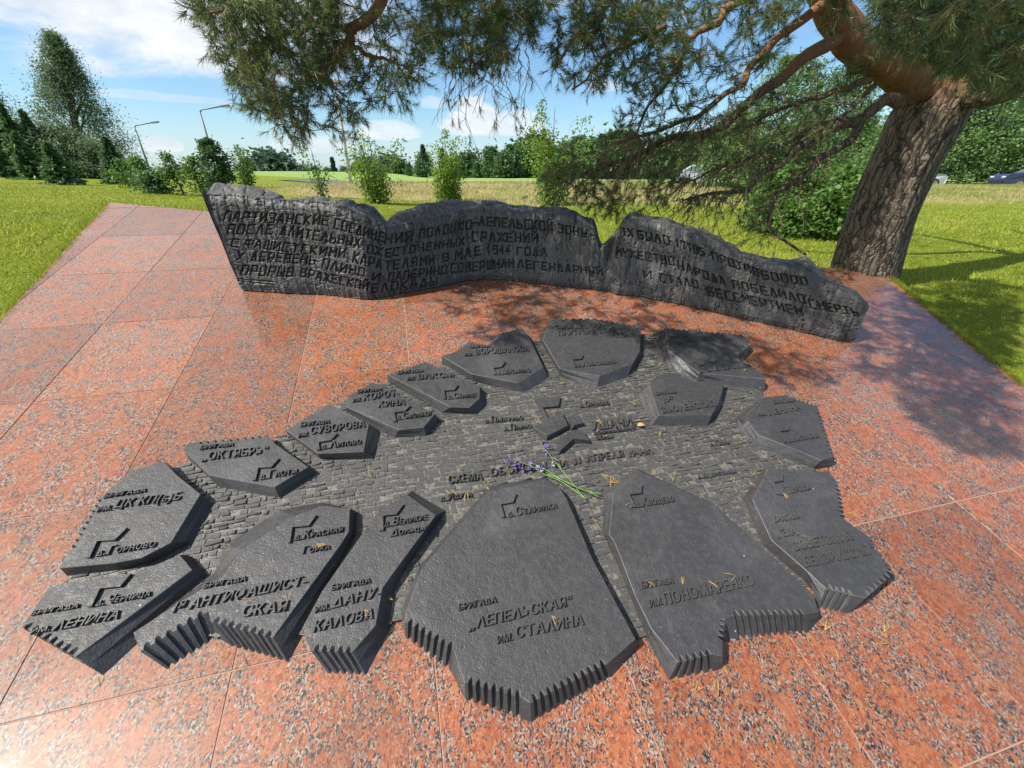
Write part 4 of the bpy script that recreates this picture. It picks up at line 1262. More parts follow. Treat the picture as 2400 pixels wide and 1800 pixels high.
def spruce(name, base, H, label, cat, group, mat, seed=1, width=.3, leaf=.34, n=2600, t0=.02):
    rng = np.random.default_rng(seed)
    root = thing(name, base, label, cat, group)
    nb = int(n / 16)
    tb = rng.random(nb) ** 1.35 * (1 - t0) + t0
    Rm = width * H * (1 - tb) ** .85 * rng.uniform(.35, 1.35, nb) + .05
    a = rng.uniform(0, 2 * math.pi, nb)
    u = rng.random((nb, 16)) ** .7
    r = Rm[:, None] * u
    z = tb[:, None] * H - .36 * r + .10 * r * u + rng.normal(0, .03 * H ** .5, (nb, 16))
    sp_ = rng.normal(0, .10, (nb, 16)) * r
    P = np.stack([np.cos(a)[:, None] * r - np.sin(a)[:, None] * sp_, np.sin(a)[:, None] * r + np.cos(a)[:, None] * sp_, np.maximum(z, .02)], -1).reshape(-1, 3)
    ax = np.repeat(np.stack([np.cos(a), np.sin(a), np.full(nb, -.18)], -1), 16, 0) + rng.normal(0, .35, (nb * 16, 3))
    V, F = leaf_quads(P + base, leaf * (.5 + .25 * H ** .3), rng, .38, axis=ax)
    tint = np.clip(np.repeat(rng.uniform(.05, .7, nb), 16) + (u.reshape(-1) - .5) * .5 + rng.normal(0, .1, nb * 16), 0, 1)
    mesh('crown', V, F, mat, root, False, tint)
    mb = MB()
    mb.tube([base - UP * .1, base + UP * H * .5, base + UP * H * .97], [.02 * H + .02, .012 * H, .004], 7)
    mb.build('trunk', BARK, root)
    return root


def shoot_crown(H, k, spread, rng, per, r0, body):
    C, tint, stems = [], [], []
    for i in range(k):
        h = H * (1.0 if i == 0 else rng.uniform(.45, .95))
        a = rng.uniform(0, 2 * math.pi)
        q = spread * rng.uniform(.1, 1) * (0.4 if i == 0 else 1)
        n = int(per * h / H)
        t = rng.random(n) ** .8
        r = r0 * (.45 + .85 * np.sin(np.pi * (.12 + .78 * t))) * np.sqrt(rng.random(n)) * (.5 + 1.1 * vnoise(t * 9, t * 0 + i, 5))
        b = rng.uniform(0, 2 * math.pi, n)
        bow = q * (t ** 1.2)
        C.append(np.stack([bow * math.cos(a) + r * np.cos(b) + .10 * np.sin(t * 6 + i), bow * math.sin(a) + r * np.sin(b), t * h + rng.normal(0, .03, n)], -1))
        tl = np.linspace(0, .97, 8)
        stems.append(np.stack([q * tl ** 1.2 * math.cos(a) + .10 * np.sin(tl * 6 + i), q * tl ** 1.2 * math.sin(a), tl * h], -1))
        tint.append(np.clip(rng.uniform(.2, .7) + .35 * (t - .4) + rng.normal(0, .2, n), 0, 1))
    n = int(per * body)
    z = rng.random(n) ** 1.2 * H * .45
    rr = r0 * 1.5 * np.sqrt(rng.random(n))
    b = rng.uniform(0, 2 * math.pi, n)
    C.append(np.stack([rr * np.cos(b), rr * np.sin(b), z + .05], -1))
    tint.append(np.clip(rng.normal(.4, .25, n), 0, 1))
    return np.concatenate(C), np.concatenate(tint), stems


def place(px, py, D=None):
    if D is None: return ground_pt(px, py)
    q = at(px, py, D)
    return on_ground(q[0], q[1])


def vegetation():
    # --- conifers and birches at the left edge of the lawn
    g = 'trees at the left edge of the lawn'
    for i, (px, py, top, D, wd, mt, lab) in enumerate([
        (-40, 405, 205, 22, .24, 'spruce_light', 'tall green spruce cut by the left frame edge, behind the lawn'),
        (35, 408, 225, 22, .26, 'spruce', 'dark spruce below the paler birch at the far left'),
        (78, 412, 245, 21.5, .27, 'spruce_light', 'green spruce standing to the left of the tall birch'),
        (120, 415, 262, 21.8, .25, 'spruce', 'tall dark spruce directly under the tall birch crown'),
        (15, 418, 315, 19.5, .36, 'spruce_light', 'young green spruce in the front row at the far left'),
        (85, 425, 312, 19, .36, 'spruce_light', 'young green spruce second from the left in the front row'),
        (150, 431, 338, 17, .42, 'spruce_light', 'small bushy green spruce in front of the birch trunks'),
        (288, 434, 325, 19, .36, 'spruce', 'small dark spruce just right of the birch trunks')]):
        b = place(px, py, D)
        spruce('spruce_tree', b, height_to(b, top), lab, 'spruce', g, LEAF[mt], 20 + i, wd, .25, 4200)
    b = place(222, 428, 25)
    broad_tree('birch_tree', b, height_to(b, 80), 'tall grey green birch bent by the wind, highest tree on the left', 'birch', g, LEAF['birch'], .105, 300, 120, .34, 2.1, .10,
               lambda t: (1 - t) ** .95 * 1.1 + .05, .17, BARK, (.15, 0), 41, 3, .4)
    b = place(30, 412, 28)
    broad_tree('birch_tree', b, height_to(b, 160), 'pale birch rising behind the spruces at the far left', 'birch', g, LEAF['birch'], .105, 170, 95, .40, 2.0, .25,
               lambda t: (1 - t) ** .7 * .95 + .1, .13, BARK, (.02, 0), 42, 2, .4)
    for i, (px, py, top, D, wd, lab) in enumerate([(52, 420, 262, 23.5, 1.5, 'bushy green birch filling the gap behind the front row of young spruces'),
                                                 (185, 430, 300, 22.5, 1.3, 'low green birch thicket around the foot of the tall birch'),
                                                 (250, 434, 335, 22.5, 1.1, 'small green birch thicket between the tall birch and the small dark spruce'),
                                                 (-15, 415, 300, 24.0, 1.6, 'green birch thicket cut by the left frame edge')]):
        b = place(px, py, D)
        broad_tree('birch_thicket', b, height_to(b, top), lab, 'tree', g, LEAF['birch'], .13, 120, 60, .30, wd, .03, None, .07, BARK, seed=330 + i, stems=3, aspect=.45)
    # --- young trees and bushes along the foot of the bank
    g = 'young trees along the bank'
    SH = {886: (11, 1.0, 300, .32, 2.4), 1052: (10, .66, 360, .34, 5.0), 1292: (14, 1.25, 400, .38, 2.6), 757: (5, .6, 120, .24, .3), 582: (5, .34, 330, .30, .6)}
    for i, (px, py, top, mt, wd, nc, per, t0, lf, lab, kw) in enumerate([
        (318, 440, 378, 'young', .75, 34, 50, .1, .09, 'low yellow green bush between the dark spruce and the first lamp post', {}),
        (352, 446, 372, 'young', .75, 28, 40, .35, .085, 'thin young tree with a leaning trunk below the first lamp post', dict(lean=(-.12, 0))),
        (378, 456, 402, 'spruce_light', .42, 40, 70, .02, .08, 'small rounded dark green bush left of the wall', {}),
        (432, 459, 364, 'young', .70, 30, 40, .35, .085, 'pale young tree with a bare leaning stem left of the wall', dict(lean=(-.12, 0))),
        (478, 462, 370, 'young', .60, 30, 40, .2, .085, 'airy young tree just left of the wall top corner', dict(lean=(-.05, 0))),
        (520, 444, 330, 'wood', 1.15, 80, 80, .08, .10, 'dense dark green young tree under the second lamp post', {}),
        (582, 440, 340, 'young', .50, 36, 30, .12, .10, 'slender young tree right of the dense dark one', dict(lean=(-.08, 0))),
        (757, 466, 335, 'young', .62, 30, 20, .22, .10, 'sparse thin sapling behind the left wall panel', dict(lean=(-.06, 0))),
        (886, 478, 300, 'sapling', .72, 80, 44, .04, .085, 'green sapling with a narrow leafy base behind the notch of the wall', {}),
        (1052, 474, 302, 'sapling', .74, 95, 46, .02, .085, 'bright yellow green sapling leafy down to the ground behind the middle panel', {}),
        (1292, 482, 232, 'sapling', .95, 120, 44, .04, .09, 'tallest sapling with upright shoots, left of the pine branches', {})]):
        b = ground_pt(px, py)
        H = height_to(b, top)
        prof = (lambda t: .95 - .3 * t + .25 * math.sin(9 * t)) if mt == 'sapling' else None
        if mt == 'sapling': prof = lambda t: (.55 + .55 * math.sin(math.pi * min(1, t * 1.5)) if t < .6 else .95 * (1 - t) + .25)
        broad_tree('young_tree' if 'bush' not in lab else 'bush', b, H, lab, 'young tree' if 'bush' not in lab else 'bush', g, LEAF[mt], lf, nc, per, .16 if mt != 'sapling' else .19, wd * H / 3.4 if 'bush' not in lab else wd, t0, prof, .035, shoots=SH.get(px), seed=60 + i, stems=2 if mt == 'sapling' else 1, **kw)
    # --- willow bush and taller trees behind the pine
    b = ground_pt(1885, 548)
    broad_tree('willow_bush', b, height_to(b, 392), 'dense glossy green willow bush left of the pine trunk', 'bush', None, LEAF['young'], .075, 230, 70, .14, 1.05, .03,
               lambda t: math.sin(math.pi * (.22 + .68 * t)) ** .6, .05, seed=90, stems=3)
    g = 'pale trees behind the pine'
    for i, (px, D, top, wd, lab) in enumerate([(1700, 24, 270, 1.5, 'pale green tree seen through the pine branches, left of the willow bush'),
                                           (1800, 22, 130, 2.1, 'tall pale willow right behind the low pine branches'),
                                           (1905, 21, 170, 1.9, 'pale willow close to the left side of the pine trunk')]):
        b = place(px, 420, D)
        broad_tree('pale_tree', b, height_to(b, top), lab, 'tree', g, LEAF['willow'], .12, 220, 64, .32, wd, .05, None, .1, seed=100 + i, stems=2)
    g = 'wood at the right edge'
    for i, (px, D, top, wd) in enumerate([(2080, 40, 240, 3.0), (2170, 42, 215, 3.2), (2250, 40, 190, 3.4), (2330, 41, 200, 3.2), (2410, 38, 170, 3.4), (2500, 40, 160, 3.4), (2130, 50, 170, 3.8), (2290, 50, 150, 4.0), (2450, 50, 140, 4.0)]):
        b = place(px, 416, D + 6)
        broad_tree('woodland_tree', b, height_to(b, top), 'leafy green tree of the dark wood beyond the field at the right', 'tree', g, LEAF['willow'], .28, 160, 50, .6, wd, .06, None, .16, seed=120 + i, limbs=False)
    # --- the wood beyond the field
    g = 'wood beyond the field'
    rng = random.Random(5)
    protos = []
    tops = [(935, 378), (985, 360), (1010, 340), (1060, 372), (1110, 366), (1150, 350), (1185, 342), (1225, 336), (1265, 330), (1310, 338), (1350, 322), (1395, 312), (1430, 322), (1475, 318), (1520, 330), (1570, 326), (1620, 335), (1670, 322), (1720, 318), (1780, 318), (1850, 300), (1960, 290)]
    for k in range(len(tops) * 2):
        px, top = tops[k % len(tops)]
        px += rng.uniform(-14, 14) + (18 if k >= len(tops) else 0)
        if k >= len(tops): top += rng.uniform(4, 22)
        D = rng.uniform(84, 98) if k < len(tops) else rng.uniform(76, 84)
        b = place(px, 419, D)
        H = height_to(b, top)
        conif = (k % len(tops)) in (2, 11, 13, 17) or rng.random() < .12
        lab = 'pointed dark conifer of the wood beyond the field' if conif else 'rounded green tree of the wood beyond the field'
        key = ('c' if conif else 'b', k % 4)
        hit = [p for p in protos if p[0] == key]
        if hit:
            dup(hit[0][1], b, rng.uniform(0, 6.28), H / hit[0][2])
        else:
            if conif: o = spruce('conifer_tree', b, H, lab, 'tree', g, LEAF['far'], 150 + k, .17, .9, 1800)
            else: o = broad_tree('woodland_tree', b, H, lab, 'tree', g, LEAF['wood'], .42, 110, 34, .75, H * .30, .03, None, .16, seed=150 + k, limbs=False)
            protos.append((key, o, H))
    g = 'far trees behind the left panel'
    protos = {}
    for k, (px, top, D) in enumerate([(592, 370, 150), (612, 396, 160), (640, 374, 150), (662, 378, 155), (690, 398, 165), (715, 394, 170), (742, 396, 170), (786, 370, 150), (770, 398, 165), (812, 396, 160), (838, 394, 160), (865, 384, 150), (895, 388, 140), (920, 380, 130), (560, 398, 160), (530, 400, 160), (470, 404, 170), (425, 405, 170), (390, 405, 170)]):
        b = place(px, 418, D)
        H = height_to(b, top)
        c = 'c' if k in (0, 7) else 'b'
        if c in protos:
            dup(protos[c][0], b, k * 1.7, H / protos[c][1])
        else:
            if c == 'c': o = spruce('conifer_tree', b, H, 'dark pointed spruce of the far tree row behind the left panel', 'tree', g, LEAF['far'], 210, .2, 1.4, 1500)
            else: o = broad_tree('woodland_tree', b, H, 'blue green rounded tree of the far tree row behind the left panel', 'tree', g, LEAF['far'], .55, 90, 46, .8, H * .42, .02, None, .2, seed=211, limbs=False)
            protos[c] = (o, H)


# ------------------------------------------------------------------ the pine
def pine_bark():
    m, t, p, o = new_mat('pine_bark')
    co = t.node('ShaderNodeTexCoord').outputs['Object']
    mp = t.node('ShaderNodeMapping')
    mp.inputs['Scale'].default_value = (1, 1, .15)
    t.l.new(co, mp.inputs[0])
    wv = t.noise(co, 9.0, 4)
    wob = t.node('ShaderNodeTexNoise')
    t.set(wob.inputs['Vector'], co)
    wob.inputs['Scale'].default_value = 7.0
    wob.inputs['Detail'].default_value = 4
    sc_ = t.vmath('SCALE', t.vmath('SUBTRACT', wob.outputs['Color'], (.5, .5, .5)))
    sc_.node.inputs['Scale'].default_value = .10
    vec = t.vmath('ADD', mp.outputs[0], sc_)
    v = t.voro(vec, 19.0, 'DISTANCE_TO_EDGE')
    v2 = t.voro(vec, 46.0, 'DISTANCE_TO_EDGE')
    n = t.noise(mp.outputs[0], 30, 6, .65)
    ridge = t.math('MINIMUM', t.smooth(v, 0, .26), t.smooth(v2, -.22, .20))
    c = t.mix(n, (.105, .082, .058), (.235, .185, .130))
    c = t.mix(t.math('MULTIPLY', t.smooth(wv, .5, .72), .4), c, (.13, .135, .065))
    orange = t.mix(n, (.17, .078, .036), (.29, .145, .070))
    z = t.node('ShaderNodeSeparateXYZ')
    t.l.new(co, z.inputs[0])
    om = t.smooth(t.math('ADD', z.outputs[2], t.math('MULTIPLY', wv, .35)), 1.50, 1.80)
    c = t.mix(om, c, orange)
    keep = t.math('SUBTRACT', 1.0, t.math('MULTIPLY', om, .85))
    c = t.mix(t.math('MULTIPLY', t.smooth(ridge, .30, .0), keep), c, (.028, .020, .014))
    flake = t.smooth(t.noise(co, 16.0, 5, .7), .58, .66)
    c = t.mix(t.math('MULTIPLY', flake, t.math('MULTIPLY', om, .7)), c, (.10, .062, .040))
    ridge = t.math('MULTIPLY', ridge, keep)
    t.set(p.inputs['Base Color'], c)
    p.inputs['Roughness'].default_value = .9
    h = t.math('ADD', ridge, t.math('MULTIPLY', n, .5))
    t.set(p.inputs['Normal'], t.bump(h, 1.0, .022))
    return m


def spline(P, n):
    P = np.asarray(P, float)
    s = np.concatenate([[0], np.cumsum(np.linalg.norm(np.diff(P[:, :3], axis=0), axis=1))])
    Q = np.concatenate([[2 * P[0] - P[1]], P, [2 * P[-1] - P[-2]]])
    outp = []
    for u in np.linspace(0, s[-1], n):
        i = min(int(np.searchsorted(s, u, 'right')) - 1, len(P) - 2)
        t = (u - s[i]) / (s[i + 1] - s[i] + 1e-9)
        a, b, c, d = Q[i], Q[i + 1], Q[i + 2], Q[i + 3]
        outp.append(.5 * (2 * b + (c - a) * t + (2 * a - 5 * b + 4 * c - d) * t * t + (3 * b - a - 3 * c + d) * t ** 3))
    return np.array(outp)


def px_line(pts, Y0, Y1):
    n = len(pts)
    return [at(p[0], p[1], Y0 + (Y1 - Y0) * i / (n - 1)) for i, p in enumerate(pts)]


PINE_BRANCH = [   # traced course, distances at both ends, radii at both ends
    ('limb', [(2215, 250), (2150, 190), (2088, 155), (2016, 108), (1969, 61), (1943, 10), (1925, -60), (1905, -160), (1870, -300)], 3.95, 3.5, .175, .07),
    ('limb', [(2180, 250), (2240, 225), (2310, 222), (2400, 200), (2500, 170)], 3.95, 3.3, .10, .06),
    ('branch', [(2110, 240), (2081, 231), (2034, 268), (1980, 293), (1907, 322), (1871, 344), (1835, 383), (1781, 409), (1745, 445), (1672, 452), (1600, 470)], 3.8, 3.5, .052, .007),
    ('branch', [(2016, 286), (1990, 333), (1925, 369), (1882, 409), (1835, 448), (1813, 481), (1806, 521), (1824, 553), (1860, 579), (1889, 597)], 3.75, 3.45, .034, .008),
    ('branch', [(1965, 85), (1940, 105), (1889, 134), (1831, 181), (1763, 235), (1701, 289), (1654, 307), (1600, 318), (1540, 338), (1470, 370), (1390, 400), (1310, 430)], 3.7, 3.3, .052, .006),
    ('branch', [(1930, 10), (1911, 22), (1860, 61), (1817, 90), (1781, 137), (1737, 192), (1708, 224), (1650, 265), (1560, 300), (1440, 335)], 3.6, 3.3, .036, .006),
    ('branch', [(1885, -40), (1800, -30), (1719, 11), (1690, 40), (1636, 87), (1607, 119), (1592, 145), (1560, 203), (1516, 253), (1491, 318)], 3.5, 3.2, .036, .007),
    ('branch', [(2040, 185), (1995, 200), (1940, 222), (1890, 235), (1820, 262), (1750, 300)], 3.8, 3.5, .030, .007),
    ('branch', [(2050, 200), (2010, 238), (1975, 268), (1900, 300), (1800, 350), (1690, 395), (1600, 430)], 3.8, 3.55, .022, .006),
    ('branch', [(1000, -160), (945, -80), (890, 0), (854, 47), (807, 105), (760, 150), (700, 200), (650, 250)], 3.1, 2.9, .050, .008),
    ('branch', [(835, 72), (760, 60), (680, 70), (600, 110), (560, 150)], 3.0, 2.85, .022, .006),
    ('branch', [(807, 105), (870, 125), (930, 150), (960, 200)], 3.0, 3.0, .016, .005),
    ('branch', [(860, -120), (760, -60), (660, -10), (560, 20), (490, 30)], 3.0, 2.7, .03, .006),
    ('branch', [(1250, -200), (1200, -80), (1150, 20), (1110, 90), (1100, 170)], 3.2, 3.1, .035, .006),
    ('branch', [(1500, -150), (1440, -20), (1380, 60), (1330, 110), (1300, 160)], 3.3, 3.2, .035, .006),
    ('branch', [(1560, 60), (1500, 90), (1430, 130), (1380, 180), (1340, 210)], 3.3, 3.2, .018, .005),
    ('branch', [(2400, 205), (2340, 130), (2260, 80), (2180, 60), (2120, 80)], 2.9, 2.2, .03, .006),
    ('branch', [(2500, 160), (2400, 40), (2300, 0), (2200, -30), (2100, 0)], 2.8, 2.1, .03, .006)]
# foliage areas: traced outline, near and far distance, number of twigs, tufts per twig
PINE_LEAF = [
    ([(430, -40), (455, 20), (485, 60), (492, 110), (512, 170), (545, 185), (575, 230), (570, 262), (610, 285), (650, 262), (700, 230), (760, 200), (800, 150), (800, -40)], 2.6, 3.3, 330, 5),
    ([(600, 250), (650, 315), (695, 340), (735, 335), (765, 300), (800, 325), (835, 335), (850, 300), (900, 260), (955, 265), (985, 225), (1010, 180), (1000, 60), (900, -40), (800, -40), (700, 190)], 2.7, 3.4, 210, 4),
    ([(980, -40), (1000, 120), (1060, 165), (1130, 180), (1190, 150), (1225, 90), (1260, 60), (1290, -40)], 2.8, 3.6, 230, 5),
    ([(1240, 60), (1290, 160), (1330, 205), (1400, 195), (1470, 225), (1540, 215), (1580, 170), (1620, 100), (1560, 20), (1400, 20)], 3.0, 3.5, 150, 5),
    ([(1250, -40), (1300, 70), (1420, 90), (1560, 60), (1640, 70), (1740, 90), (1850, 50), (1900, -40)], 3.0, 3.7, 170, 5),
    ([(1500, 150), (1440, 300), (1480, 335), (1560, 310), (1650, 270), (1750, 190), (1860, 90), (1800, 60), (1620, 110)], 3.2, 3.7, 120, 4),
    ([(1290, 345), (1400, 320), (1540, 320), (1700, 260), (1850, 170), (1990, 120), (2070, 230), (1960, 300), (1840, 330), (1700, 380), (1560, 460), (1440, 470), (1350, 460), (1300, 420)], 3.2, 4.0, 150, 4),
    ([(1250, 400), (1340, 370), (1450, 395), (1600, 400), (1720, 420), (1640, 470), (1560, 480), (1500, 520), (1400, 500), (1330, 470)], 3.25, 3.75, 85, 4),
    ([(1560, 470), (1700, 440), (1780, 400), (1800, 470), (1760, 560), (1830, 590), (1780, 545), (1680, 500)], 3.4, 3.7, 40, 2),
    ([(2050, -40), (2055, 40), (2100, 95), (2170, 140), (2240, 165), (2320, 180), (2400, 180), (2460, 100), (2460, -60)], 1.9, 2.9, 300, 5),
    ([(2200, 150), (2250, 190), (2300, 200), (2400, 230), (2420, 120), (2260, 100)], 3.0, 3.6, 60, 5)]


def pine():
    rng = np.random.default_rng(21)
    pr = random.Random(3)
    base = ground_pt(2030, 655, 2.5, 6)
    base = np.array([base[0] + .06, 3.95, float(ground_z(base[0] + .06, 3.95))])
    root = thing('pine_tree', base, 'large old pine with a thick furrowed trunk and long drooping branches over the wall', 'pine')
    bark = pine_bark()
    # trunk: swept, slightly flattened rings with furrows
    cen = [(2018, 690, .33), (2030, 620, .315), (2066, 500, .302), (2110, 400, .300), (2145, 330, .305), (2172, 275, .315), (2200, 225, .29), (2225, 170, .24), (2250, 100, .20)]
    P = [at(x, y, 3.95) for x, y, r in cen]
    for k in range(1, 9):
        P.append(P[8] + np.array([.03 * k, .05 * k, .55 * k]))
    rad = [r * .81 for _, _, r in cen] + [.2 - .021 * k for k in range(1, 9)]
    P[0] = P[0] - UP * .05
    n, seg = 150, 72
    C = spline(np.c_[np.array(P), np.array(rad)], n)
    th = np.linspace(0, 2 * math.pi, seg, endpoint=False)
    hz = np.concatenate([[0], np.cumsum(np.linalg.norm(np.diff(C[:, :3], axis=0), axis=1))])
    rr = C[:, 3][:, None] * (1 + .05 * np.cos(3 * th + .7)[None] + .10 * np.exp(-hz / .25)[:, None] * (1 + .5 * np.cos(5 * th))[None])
    fur = fbm(np.cos(th)[None] * 6 + 20 + hz[:, None] * .6, np.sin(th)[None] * 6 + 20 + hz[:, None] * .25, 31, 4)
    rr += .035 * fur - .02 * (1 - sstep(np.abs(fbm(np.cos(th)[None] * 5 + 9, np.sin(th)[None] * 5 + hz[:, None] * 1.2, 32, 3)), 0, .05))
    V = C[:, None, :3] + rr[..., None] * np.stack([np.cos(th), np.sin(th), th * 0], -1)[None]
    idx = np.arange(n * seg).reshape(n, seg)
    F = np.stack([idx[:-1], np.roll(idx, -1, 1)[:-1], np.roll(idx, -1, 1)[1:], idx[1:]], -1).reshape(-1, 4)
    mesh('trunk', V.reshape(-1, 3), F, bark, root, True)
    nodes, nrad = [], []

    def add_branch(P, r0, r1, name, seg=8):
        m = max(12, int(np.linalg.norm(np.diff(P, axis=0), axis=1).sum() / .05))
        Q = spline(P, m)
        s = np.linspace(0, 1, m)
        Q = Q + np.stack([vnoise(s * 14, s * 0 + k, int(r0 * 9999)) - .5 for k in (.1, 3.3, 7.7)], -1) * .05 * np.sin(s * math.pi)[:, None]
        mb = MB()
        mb.tube(Q, r0 + (r1 - r0) * s ** .8, seg)
        mb.build(name, bark, root, True)
        nodes.extend(Q)
        nrad.extend([0] * len(Q))
        return Q
    for name, pts, y0, y1, r0, r1 in PINE_BRANCH:
        add_branch(px_line(pts, y0, y1), r0, r1, name, 14 if name == 'limb' else 8)
    # boughs high over the platform: they carry the foliage seen at the top and shade the right side
    top = np.array(P[11])
    m1 = [P[10], P[10] + np.array([-.8, -.25, .55]), np.array([1.5, 3.3, top[2] + .9]), np.array([.4, 3.0, top[2] + .7]), np.array([-.45, 2.95, 2.95]), at(960, -110, 3.1)]
    add_branch(m1, .10, .045, 'limb', 12)
    add_branch([P[12], P[12] + np.array([-.6, .2, .4]), np.array([1.9, 4.4, 4.2]), np.array([.8, 4.7, 4.5])], .08, .03, 'limb', 12)
    add_branch([P[13], P[13] + np.array([-.5, -.6, .3]), np.array([2.1, 2.4, 4.6]), np.array([1.2, 1.5, 4.7])], .08, .03, 'limb', 12)
    add_branch([P[12], P[12] + np.array([.6, .3, .4]), P[12] + np.array([1.6, .2, .6])], .08, .03, 'limb', 12)
    for a, b_ in ((np.array([.4, 3.0, top[2] + .7]), at(1250, -200, 3.2)), (np.array([1.5, 3.3, top[2] + .9]), at(1500, -150, 3.3))):
        add_branch([a, (a + b_) / 2 + UP * .12, b_], .05, .035, 'branch')
    for dx, dy, k in ((1.6, .9, 12), (1.9, -.8, 11), (.8, -2.2, 13), (.2, 2.2, 12), (1.2, 1.6, 14), (-.4, -2.6, 15)):
        e = np.array([dx, dy, 0])
        add_branch([P[k], P[k] + e * .5 + UP * .35, P[k] + e + UP * .45, P[k] + e * 1.6 + UP * .30], .075, .02, 'limb', 10)
    # twig targets
    T = []
    for poly, d0, d1, cnt, tufts in PINE_LEAF:
        xs, ys = [p[0] for p in poly], [p[1] for p in poly]
        k = 0
        while k < cnt:
            x, y = pr.uniform(min(xs), max(xs)), pr.uniform(min(ys), max(ys))
            if bool(in_poly(x, y, poly)) and not (1596 < x < 1702 and 383 < y < 450):
                T.append((at(x, y, pr.uniform(d0, d1)), tufts))
                k += 1
    # crown that shades the right panel and the right of the platform: lifted from those places towards the sun
    shade = [([(1180, 560), (1440, 540), (1560, 600), (1960, 720), (1990, 800), (1700, 740), (1440, 690), (1180, 650)], 420, (2.6, 3.4)),
             ([(1010, 700), (1290, 690), (1500, 720), (1900, 830), (1960, 900), (1800, 900), (1600, 830), (1300, 790), (1250, 850), (1120, 790)], 190, (2.4, 3.4)),
             ([(2080, 660), (2380, 900), (2390, 1080), (2250, 1060), (2000, 860), (1990, 760)], 320, (2.6, 3.6)),
             ([(2090, 650), (2380, 880), (2395, 760), (2395, 650), (2250, 625)], 280, (2.6, 3.8)),
             ([(1300, 770), (1480, 790), (1600, 860), (1750, 900), (1700, 800), (1480, 760)], 40, (2.4, 3.2))]
    for poly, cnt, (z0, z1) in shade:
        xs, ys = [p[0] for p in poly], [p[1] for p in poly]
        k = 0
        while k < cnt:
            x, y = pr.uniform(min(xs), max(xs)), pr.uniform(min(ys), max(ys))
            if bool(in_poly(x, y, poly)):
                k += 1
                q = plane(x, y)
                z = pr.uniform(z0, z1)
                q = q + TO_SUN * ((z - q[2]) / TO_SUN[2])
                qx, qy = project(q)
                if q[1] > .3 and -30 < qx < 2430 and -30 < qy < 1830 and not (qx > 1980 and qy < 150): continue
                T.append((q, 5))
    k = 0
    while k < 420:                          # unseen rest of the crown round the trunk, added to block sky light
        q = np.array([pr.uniform(1.2, 7.2), pr.uniform(-1.2, 7.2), pr.uniform(3.0, 6.4)])
        if q[2] < 3.0 + .25 * abs(q[0] - 3.3): continue
        qx, qy = project(q)
        if q[1] > .2 and -30 < qx < 2430 and -30 < qy < 1830: continue
        sh = q - TO_SUN * ((q[2] - .5) / TO_SUN[2])
        if sh[0] < 2.7 - .25 * sh[1] * 0 and sh[1] > -.5: continue
        T.append((q, 5))
        k += 1
    for k in range(130):                    # twigs added towards the sun to put the trunk in shade
        q = np.array([pr.uniform(2.95, 3.4), 3.85, pr.uniform(.85, 2.1)]) + TO_SUN * pr.uniform(1.6, 2.8)
        T.append((q, 5))
    tips = np.array([q for q, _ in T])
    N_ = np.array(nodes)
    d0 = np.array([np.min(np.linalg.norm(N_ - q, axis=1)) for q in tips])
    tw = MB()
    shoots, axes, fl = [], [], []
    for i in np.argsort(d0):
        q, tufts = T[i]
        d = np.linalg.norm(N_ - q, axis=1) + .35 * np.maximum(0, q[2] - N_[:, 2])
        j = int(np.argmin(d))
        a = N_[j]
        L = np.linalg.norm(q - a)
        if L < .02: continue
        m = max(5, min(16, int(L / .035)))
        u = np.linspace(0, 1, m)
        mid = (a + q) / 2 + np.array([pr.uniform(-.12, .12), pr.uniform(-.12, .12), pr.uniform(-.02, .14)]) * L
        Q = ((1 - u) ** 2)[:, None] * a + (2 * u * (1 - u))[:, None] * mid + (u ** 2)[:, None] * q
        wob = np.cumsum(rng.normal(0, .006, (m, 3)), 0)
        Q = Q + (wob - wob[-1] * u[:, None]) * np.sin(u * math.pi)[:, None]
        r0 = .0026 + .0022 * min(L, 1.0)
        tw.tube(Q, r0 + (.0013 - r0) * u, 4, cap=False)
        N_ = np.concatenate([N_, Q[1:]])
        dirn = Q[-1] - Q[-2]
        dirn /= np.linalg.norm(dirn) + 1e-9
        shoots.append(Q[-1]); axes.append(dirn)
        f = pr.uniform(0, 1)
        fl.append(f)
        for _ in range(tufts - 1):
            v = pr.uniform(.35, 1.0)
            p0 = Q[int(v * (m - 1))]
            ax = dirn * .6 + np.array([pr.gauss(0, .6), pr.gauss(0, .6), pr.gauss(.0, .5)])
            ax /= np.linalg.norm(ax)
            ln = pr.uniform(.03, .10)
            p1 = p0 + ax * ln - UP * .015
            tw.tube([p0, (p0 + p1) / 2 + rng.normal(0, .006, 3), p1], [.0018, .0015, .0012], 3, cap=False)
            shoots.append(p1); axes.append(ax)
            fl.append(min(1, max(0, f + pr.gauss(0, .2))))
